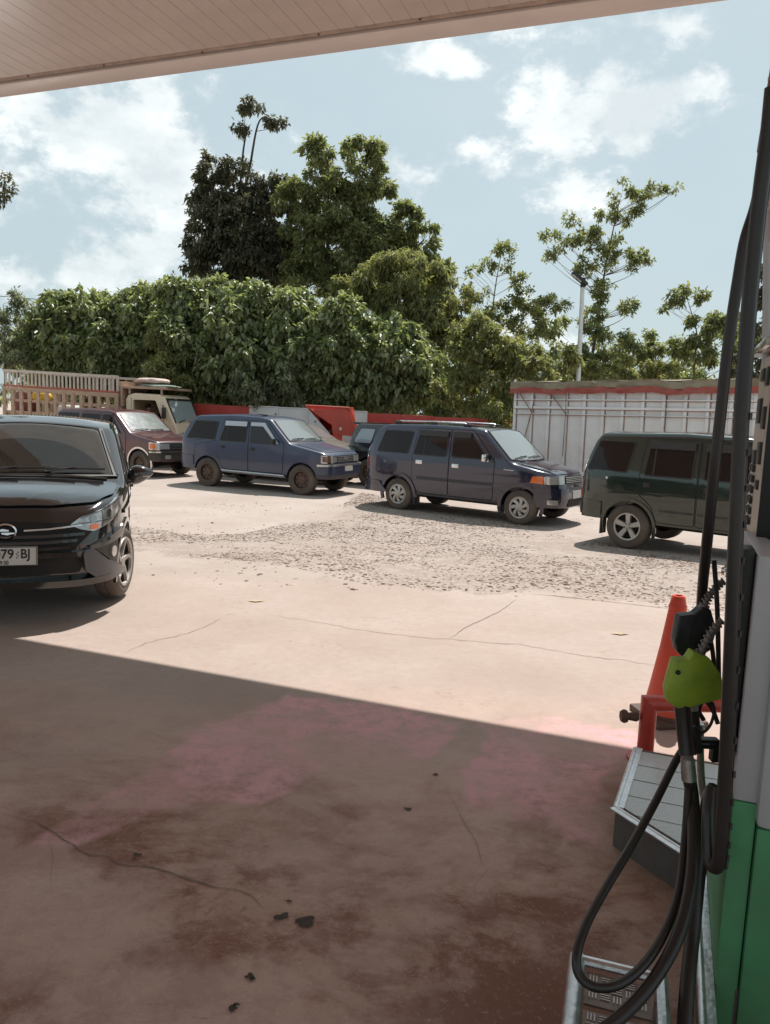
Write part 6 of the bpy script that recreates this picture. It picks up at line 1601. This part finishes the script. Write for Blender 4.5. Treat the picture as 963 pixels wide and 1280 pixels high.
def tread_step():
    z = .22; a = gp(722, 1199, z); b_ = gp(817, 1222, z)
    d = (b_-a).normalized(); L_ = (b_-a).length; n = Vector((d.y, -d.x, 0)); n = n if n.y < 0 else -n
    root = empty('step_stool', (a.x, a.y, 0), math.atan2(d.y, d.x), 'aluminium step with diamond tread plates at the bottom edge, beside the hoses', 'step')
    D = .75
    b = MB(); b.tube([(0, 0, z), (L_+.02, 0, z)], .014, 10); b.build('front_rail', alum, root)
    b = MB(); b.tube([(0, .01, z-.004), (0, -D, z-.004)], .022, 12); b.build('side_rail', alum, root)
    b = MB(); b.tube([(L_+.02, .01, z-.004), (L_+.02, -D, z-.004)], .017, 10); b.build('side_rail', alum, root)
    for x in (0, L_+.02):
        for y in (-.02, -D+.02): b = MB(); b.box((x, y, (z-.01)/2), (.03, .03, z-.02), bev=.004); b.build('leg', alum, root)
    b = MB(); b.box((-.0, -D/2, z-.09), (.006, D, .16)); b.build('side_sheet', mat('step_side', (.16, .13, .11), .5, .3, var=.2), root)
    pm = mat('tread_plate', (.20, .15, .125), .45, .5, var=.25, vscale=14); rm = mat('tread_rib', (.42, .36, .32), .35, .8, var=.2, vscale=20)
    w = .115
    k = 0; y = -.028
    while y-w > -D:
        b = MB(); b.box((L_/2+.01, y-w/2, z-.012), (L_-.03, w, .006)); pl = b.build('tread', pm, root)
        r = MB(); c = .030; ny = int(w/c); nx = int((L_-.04)/c)
        for i in range(nx):
            for j in range(ny):
                for q in (-1, 0, 1):
                    cx, cy = .03+c*(i+.5), y-.006-c*(j+.5)
                    if (i+j) % 2: r.box((cx, cy+q*.008, z-.0075), (c*.8, .0028, .003))
                    else: r.box((cx+q*.008, cy, z-.0075), (.0028, c*.8, .003))
        r.build('tread_pattern', rm, pl)
        y -= w+.022; k += 1


def cone():
    a = gp(835, 898); root = empty('traffic_cone', (a.x, a.y, 0), R(12), 'orange-red traffic cone with a dark base behind the fuel nozzles', 'cone')
    H = .71; red = mat('cone_orange', (.64, .055, .022), .45, var=.12, vscale=6, dust=.2, dustz=(0, .4)); b = MB()
    b.lathe([(.145, .03), (.138, .05), (.115, .17), (.075, .42), (.044, H-.05), (.036, H-.006), (.030, H), (.022, H), (.020, H-.03), (.030, .5), (.10, .1)], 32, 'Z'); b.build('cone_body', red, root)
    b = MB(); b.lathe([(.0475, H-.075), (.0495, H-.07), (.0485, H-.058), (.0465, H-.053)], 32, 'Z'); b.build('cone_ridge', red, root)
    b = MB(); b.box((0, 0, .018), (.31, .31, .036), bev=.012); b.lathe([(.152, .034), (.15, .05), (.140, .052)], 32, 'Z'); b.build('cone_base', mat('cone_base_brown', (.10, .065, .05), .7, var=.25), root)


def guard_hoop():
    Y = 3.62; f = lambda x, y, dy=0: at(x, y, Y+dy)
    A = f(807, 935); top = f(807, 879); right = f(880, 886, .02)
    root = empty('guard_hoop', (A.x, A.y, 0), 0, 'low red-orange pipe guard hoop at the island end, in front of the cone', 'bollard'); O = Vector((A.x, A.y, 0))
    red = mat('hoop_red', (.48, .045, .028), .45, var=.12, vscale=8, coat=.2)
    d = (right-top); d.z = 0; d.normalize(); r = .040; zt = top.z
    b = MB(); m1 = Vector((0, 0, zt))
    # mitred corner: upright and bar meet on the diagonal
    ring = []
    n = 20; vs = []; 
    side = Vector((-d.y, d.x, 0))
    for (c, ax, h0) in ((Vector((0, 0, 0)), 'up', 0),):
        for k in range(n):
            th = 2*PI*k/n; x = r*math.cos(th); y = r*math.sin(th); vs.append(d*x+side*y)
        for k in range(n):
            th = 2*PI*k/n; x = r*math.cos(th); y = r*math.sin(th); vs.append(d*x+side*y+Vector((0, 0, zt-x)))
    b.add(vs, [(k, (k+1) % n, n+(k+1) % n, n+k) for k in range(n)]); b.build('upright', red, root)
    L_ = .42; b = MB(); vs = []
    for k in range(n):
        th = 2*PI*k/n; x = r*math.cos(th); y = r*math.sin(th); vs.append(d*x+side*y+Vector((0, 0, zt-x)))
    for k in range(n):
        th = 2*PI*k/n; x = r*math.cos(th); y = r*math.sin(th); vs.append(d*L_+side*y+Vector((0, 0, zt-x)))
    b.add(vs, [(k, (k+1) % n, n+(k+1) % n, n+k) for k in range(n)]); b.build('cross_bar', red, root)
    b = MB(); b.tube([d*(L_)+Vector((0, 0, zt+.0)), d*(L_)+Vector((0, 0, 0))], r, 20); b.build('upright', red, root)
    b = MB(); b.lathe([(.085, 0), (.085, .012), (.045, .014)], 16, 'Z'); b.build('base_flange', red, root)
    b = MB(); b.lathe([(.02, 0), (.024, -.01), (.018, -.05), (.03, -.055), (.034, -.07), (.026, -.085), (.001, -.088)], 10, 'X', f(798, 896)-O); b.build('bolt', mat('rusty_screw', (.10, .05, .03), .7), root)
    return O


def pump():
    steelw = mat('dispenser_white', (.50, .49, .51), .42, var=.06, vscale=3, coat=.1, dust=.3, dustz=(.2, 1.6), dustcol=(.36, .30, .26)); grn = mat('dispenser_green', (.075, .33, .145), .42, var=.18, vscale=3, dust=.4, dustz=(.1, .9), dustcol=(.13, .13, .08)); blk = mat('dispenser_black', (.014, .012, .012), .5)
    panel = mat('display_cream', (.52, .45, .38), .5, var=.1, vscale=12); dk = mat('button_dark', (.04, .034, .03), .4)
    Yn = 1.90
    # foot of the far vertical corner of the body (image column 917 at row 1000)
    K = at(917, 1000, Yn); O = Vector((K.x, K.y, 0))
    root = empty('fuel_dispenser', O, math.atan2(E1.y, E1.x), 'white and green fuel dispenser with its hoses, cut by the right edge', 'fuel pump')
    M = Matrix.Translation(O) @ Matrix.Rotation(math.atan2(E1.y, E1.x), 4, 'Z'); MI = M.inverted()

    def bx(name, x0, x1, y0, y1, z0, z1, m, bev=.004):
        b = MB(); b.box(((x0+x1)/2, (y0+y1)/2, (z0+z1)/2), (x1-x0, y1-y0, z1-z0), bev=bev); return b.build(name, m, root)
    zg = K.z                                    # height of the green/white border
    # the distance along -E1 at which a vertical edge shows in a given image column at a given row
    def along(px, py, off=0.0):
        best = None
        for i in range(1, 1600):
            s = i*.001; p = M @ Vector((-s, off, 0)); r = ray(px, py); t = p.y/r.y; q = CAM+r*t
            e = abs(q.x-p.x)
            if best is None or e < best[0]: best = (e, s, q.z)
        return best[1], best[2]
    s1, zg2 = along(938, 1028, .0)
    s1 = min(.3, max(.08, s1))
    zb = .0
    bx('frame_post', 0, .5, -.058, 0, .0, zg-.001, grn, .006); bx('frame_post', 0, .5, -.058, 0, zg+.001, 1.33, steelw, .006)
    zg2 = zg-.058; bx('door_panel', -.012, .5, -.7, -.061, .0, zg2-.001, grn, .010); bx('door_panel', -.022, .5, -.7, -.055, zg2+.001, 1.33, steelw, .022)
    
    # black nozzle boot in front of the white
    bz0 = at(915, 948, 1.92).z; bx('nozzle_boot', .03, .12, .004, .034, bz0, 1.34, blk, .006)
    bx('hose_clip', .06, .10, .002, .014, bz0-.13, bz0+.0, mat('cream_clip', (.5, .4, .28), .6), .004)
    # clear cover / chrome latch under the cabinet
    lz0, lz1 = at(935, 745, 1.97).z, at(935, 690, 1.97).z; bx('latch_housing', .04, .12, .036, .048, lz0, lz1, mat('grey_latch', (.42, .40, .39), .3, .5, coat=.5), .006)
    b = MB(); b.lathe([(.018, 0), (.018, .02), (.010, .024), (.008, .030)], 14, c=(.08, .046, lz0+.06)); b.build('lock_knob', chrome, root)
    b = MB(); b.box((.08, .05, lz0+.012), (.085, .01, .02), Matrix.Rotation(R(0), 3, 'X'), bev=.003); b.build('latch_plate', alum, root)
    # display cabinet
    cab0 = at(930, 640, 2.62); c0 = MI @ cab0; near = at(948, 680, 2.25); c1 = MI @ near
    z0 = near.z; yL = .5*(c0.y+c1.y); x0, x1 = c1.x, c0.x
    z1 = at(948, 455, 2.25).z+.04
    bx('display_cabinet', x0, x1, yL-.46, yL, z0, z1, panel, .008)
    bx('cabinet_end', x0-.016, x0-.002, yL-.5, yL+.002, z0-.005, z1+.01, blk, .004)
    bx('cabinet_top', x0-.02, x1+.02, yL-.5, yL+.03, z1+.012, z1+.04, mat('cabinet_clear', (.45, .42, .38), .2, .2, coat=.6), .008)
    L_ = x1-x0
    for (a, zz, w, h) in ((.25, .88, .16, .10), (.6, .90, .2, .07), (.25, .66, .18, .12), (.62, .70, .22, .14), (.3, .47, .2, .12), (.65, .44, .2, .08), (.25, .3, .12, .05)):
        H_ = z1-z0; bx('display_window', x0+L_*(a-w/2), x0+L_*(a+w/2), yL-.002, yL+.008, z0+H_*(zz-h/2), z0+H_*(zz+h/2), dk, .002)
    for k in range(6):
        for q in range(2): bx('keypad_button', x0+L_*(.55+q*.16), x0+L_*(.65+q*.16), yL-.001, yL+.010, z0+.03+k*.034, z0+.052+k*.034, dk, .002)
    b = MB(); b.box((x0+L_*.5, yL+.002, z0-.004), (L_, .02, .012)); b.build('drip_edge', mat('rust_edge', (.30, .17, .10), .7), root)
    # hose mast and its arm up at the top right
    wl = lambda x, y, Y: MI @ at(x, y, Y)
    b = MB(); p = [wl(972, 110, 2.20), wl(958, 190, 2.2), wl(950, 250, 2.2)]
    b.tube([wl(975, 40, 2.3), wl(951, 190, 2.3)], .010, 8); b.build('mast_edge', mat('mast_brown', (.20, .13, .12), .5), root)
    b = MB(); b.prism([tuple(q) for q in [(0, 0)]]*0 or [(0, 0), (.05, 0), (.05, .02), (0, .02)], 0, .01)
    mv = [wl(965, 90, 2.34), wl(950, 195, 2.34), wl(966, 250, 2.34), wl(1000, 250, 2.34), wl(1010, 90, 2.34)]
    b = MB(); n = 5; off = Vector((.12, 0, 0)); b.add(mv+[v+off for v in mv], [tuple(range(n)), tuple(range(n, 2*n))[::-1]]+[(i, n+i, n+(i+1) % n, (i+1) % n) for i in range(n)]); b.build('mast_head', mat('mast_white', (.60, .56, .54), .35, .3, var=.15), root)
    b = MB(); b.tube([wl(955, 245, 2.3), wl(951, 262, 2.3), wl(957, 240, 2.3)], .012, 8); b.tube([wl(962, 215, 2.25), wl(954, 258, 2.25)], .016, 8); b.build('mast_bracket', mat('mast_brown', (.20, .13, .12), .5), root)
    b = MB(); b.tube([wl(966, 95, 2.3), wl(962, 500, 2.72)], .012, 8); b.tube([wl(964, 240, 2.5), wl(961, 470, 2.5)], .02, 10); b.build('mast_pole', steelw, root)
    # canopy of the pump body to the ground side: lower rear body is hidden beyond the frame
    hose_m = mat('hose_rubber', (.010, .008, .0075), .36, var=.3, vscale=9, coat=.1, dust=.12, dustz=(0, 1.2), dustcol=(.10, .075, .06)); metal = mat('swivel_metal', (.42, .39, .36), .3, .9, var=.2, vscale=20)
    gpx = lambda pts, n=8: [v for v in spline([at(x, y, Y) for x, y, Y in pts], n)]

    def hose(label, pts, rad, name='fuel_hose', group='black hoses hanging round the fuel dispenser', ribs=False, n=8):
        p = gpx(pts, n); o = p[0].copy(); b = MB(); b.tube([q-o for q in p], rad, 14); r = b.build(name, hose_m, None, label=label, cat='hose', group=group); r.location = o; return r, p, o
    # thick twin hose running the height of the photo
    h, p, o = hose('thick black hose from the top right corner down, hooking back up near the floor', [(966, 110, 1.86), (960, 170, 1.86), (952, 230, 1.86), (944, 300, 1.86), (935, 400, 1.85), (927, 520, 1.84), (921, 640, 1.83), (916, 760, 1.82), (911, 880, 1.82), (906, 990, 1.82), (901, 1060, 1.82), (896, 1084, 1.83), (887, 1072, 1.86), (886, 1020, 1.90), (890, 985, 1.94)], .0172)
    b = MB(); q = [v-o for v in p[:len(p)-26]]; b.tube([v+Vector((.0145, .005, 0)) for v in q], .0085, 8)
    b.build('ridge', hose_m, h)
    b = MB()
    for k in range(40, len(q)-1, 3): b.box(q[k]+Vector((.017, -.010, 0)), (.006, .006, .016))
    b.build('moulded_marks', mat('hose_mark', (.05, .042, .038), .5), h, kind='stuff')
    hose('slimmer black hose left of the thick one, ending behind the black nozzle', [(957, 205, 2.09), (945, 258, 2.12), (932, 300, 2.12), (923, 350, 2.12), (911, 430, 2.12), (901, 520, 2.13), (892, 600, 2.14), (884, 680, 2.18), (879, 730, 2.27), (877, 765, 2.33), (877, 800, 2.34)], .0155)
    h, p, o = hose('black hose leaving the green nozzle straight down and sweeping out of the bottom edge', [(862, 972, 2.08), (866, 1000, 2.07), (868, 1060, 1.95), (862, 1120, 1.85), (846, 1175, 1.76), (818, 1225, 1.68), (780, 1268, 1.60), (730, 1305, 1.54)], [.019-.004*min(1, k/50) for k in range(73)])
    b = MB(); b.tube([at(853, 880, 2.12)-o, at(856, 915, 2.11)-o, at(859, 944, 2.09)-o], [.023, .022, .021], 14); b.build('hose_sleeve', hose_m, h)
    b = MB(); b.tube([at(859, 942, 2.09)-o, at(860, 950, 2.09)-o], .0175, 14); b.tube([at(860, 949, 2.09)-o, at(862, 976, 2.08)-o], [.0195, .021], 16); b.build('swivel', metal, h)
    hose('black hose looping low to the left over the aluminium step and back up', [(868, 900, 2.2), (862, 925, 2.18), (846, 950, 2.16), (820, 1002, 2.07), (788, 1060, 1.95), (758, 1110, 1.85), (735, 1152, 1.76), (722, 1190, 1.69), (724, 1218, 1.66), (744, 1234, 1.64), (776, 1230, 1.65), (808, 1203, 1.71), (834, 1160, 1.80), (850, 1110, 1.90), (857, 1050, 2.0), (861, 990, 2.07), (862, 955, 2.12)], .0115)
    hose('thick dull black hose dropping to the floor, rightmost of those at the bottom', [(893, 985, 2.1), (886, 1000, 2.07), (880, 1040, 2.03), (873, 1100, 1.98), (866, 1170, 1.9), (860, 1230, 1.8), (854, 1320, 1.68)], .0195)
    # metal nozzle spout and straps behind
    b = MB(); p = gpx([(876, 905, 2.3), (876, 940, 2.3), (877, 970, 2.3), (880, 995, 2.3), (884, 1003, 2.3), (891, 985, 2.3)], 6); o = p[0].copy(); b.tube([q-o for q in p], .011, 10); sp = b.build('hanging_spout', metal, None, label='bare metal spout tube hooked behind the hoses below the green nozzle', cat='spout'); sp.location = o
    # bracket and knot of straps
    o = at(880, 925, 2.22); b = MB(); b.box(Vector((0, 0, 0)), (.085, .03, .012), bev=.003); b.box((0.0, 0, -.018), (.085, .03, .010), bev=.003); b.box((.035, 0, -.03), (.02, .03, .07), bev=.003); b.lathe([(.008, 0), (.008, -.012), (.001, -.014)], 10, c=(-.035, -.016, -.03)); r = b.build('hose_bracket', blk, root); r.matrix_local = MI @ Matrix.Translation(o)
    for k, pts in enumerate([[(872, 880, 2.26), (884, 872, 2.24), (897, 862, 2.2)], [(880, 900, 2.25), (874, 888, 2.25), (880, 876, 2.25), (890, 885, 2.25), (898, 905, 2.22)], [(878, 820, 2.22), (888, 800, 2.22), (893, 840, 2.22), (888, 880, 2.22)], [(893, 640+60, 2.22), (897, 760, 2.22), (899, 850, 2.22)]]):
        b = MB(); b.tube([MI @ q for q in gpx(pts, 6)], .007, 8); b.build('strap', blk, root)

    # nozzles
    def nozzle(label, outline, Y, m, hole=None, coil=None, trigger=None, name='fuel_nozzle', thick=.045):
        c = [sum(p[i] for p in outline)/len(outline) for i in (0, 1)]; o = at(c[0], c[1], Y); root2 = empty(name, o, 0, label, 'fuel nozzle', 'fuel nozzles hanging on the dispenser')
        rp = roundpoly(outline, 1.6, 3); n = len(rp); bm = bmesh.new()
        layers = [(-.5, .93), (-.44, .985), (-.36, 1.0), (-.03, 1.0), (-.025, .985), (.025, .985), (.03, 1.0), (.36, 1.0), (.44, .985), (.5, .93)]; L = []
        for t, s in layers:
            L.append([bm.verts.new(at(c[0]+(x-c[0])*s, c[1]+(y-c[1])*s, Y)-o+Vector((0, t*thick, 0))) for x, y in rp])
        for a, b_ in zip(L, L[1:]):
            for i in range(n): bm.faces.new((a[i], a[(i+1) % n], b_[(i+1) % n], b_[i]))
        bm.faces.new(L[0]); bm.faces.new(L[-1]); bmesh.ops.recalc_face_normals(bm, faces=list(bm.faces)); sharpen(bm, 40); me = bpy.data.meshes.new('cover'); bm.to_mesh(me); bm.free(); link('cover', me, m, root2)
        if hole: b = MB(); b.lathe([(.007, 0), (.007, -.004), (.001, -.004)], 12, c=at(*hole, Y)-o-Vector((0, thick*.5, 0))); b.build('bolt_hole', ink, root2)
        if coil:
            p = [q-o for q in gpx([(x, y, Y) for x, y in coil], 14)]; b = MB(); b.tube(p, .0085, 10); b.build('spout', mat('spring_metal', (.20, .17, .155), .45, .6), root2)
            b = MB(); hp = []; n = len(p); turns = 9
            for i in range(n*6):
                t = i/(n*6-1)*(n-1); k = min(n-2, int(t)); q = p[k].lerp(p[k+1], t-k); tn = (p[k+1]-p[k]).normalized(); a = tn.cross(Vector((0, 1, 0))).normalized(); bb = a.cross(tn); ph = t/(n-1)*turns*2*PI; hp.append(q+(a*math.cos(ph)+bb*math.sin(ph))*(.0135-.003*t/(n-1)))
            b.tube(hp, .0028, 5); b.build('spring_guard', mat('spring_metal', (.20, .17, .155), .45, .6), root2)
            b = MB(); b.tube([p[0]-(p[1]-p[0]).normalized()*.02, p[0]+(p[2]-p[0]).normalized()*.012], [.018, .014], 12); b.build('spout_collar', mat('spring_metal', (.20, .17, .155), .45, .6), root2)
        return root2, o
    gm = mat('nozzle_lime', (.33, .45, .03), .5, col2=(.22, .32, .03), vscale=22, bump=.10, bscale=90, detail=7); bm_ = mat('nozzle_black', (.018, .020, .020), .45, var=.2, vscale=18, bump=.2, bscale=40)
    nz, o = nozzle('lime green rubber-covered fuel nozzle hanging in front of the black one', [(841, 823), (858, 822), (864, 812), (884, 820), (899, 842), (902, 870), (862, 881), (845, 883), (833, 875), (831, 860)], 2.12, gm, hole=(844, 837), coil=[(874, 820), (880, 808), (887, 795), (895, 784), (903, 775)])
    b = MB(); b.tube([q-o for q in gpx([(884, 872, 2.12), (893, 884, 2.12), (889, 905, 2.12), (878, 916, 2.12), (868, 908, 2.12)], 6)], .0045, 8); b.build('trigger_guard', blk, nz); b = MB(); b.tube([at(868, 872, 2.18)-o, at(868, 888, 2.18)-o], .012, 12); b.build('inlet_ferrule', metal, nz); b = MB(); b.tube([at(868, 888, 2.18)-o, at(870, 905, 2.18)-o, at(873, 940, 2.18)-o], .013, 12); b.build('inlet_hose', hose_m, nz)
    nz, o = nozzle('black rubber-covered fuel nozzle above and behind the lime green one', [(847, 768), (866, 766), (876, 757), (886, 760), (893, 785), (886, 810), (868, 822), (852, 820), (844, 812), (841, 798)], 2.26, bm_, coil=[(880, 760), (884, 750), (890, 741), (897, 733), (905, 726)])
    b = MB(); b.tube([at(858, 815, 2.26)-o, at(862, 860, 2.24)-o, at(864, 890, 2.2)-o], .013, 12); b.build('inlet_hose', hose_m, nz)


navy(); blue(); green(); maroon(); black(); others()
make_ground(); ribbons(); gravel(); canopy(); vegetation()
lamp_post(); box_truck(); low_wall(); hopper(); cream_truck(); power_line()
island(); tread_step(); cone(); guard_hoop(); pump()
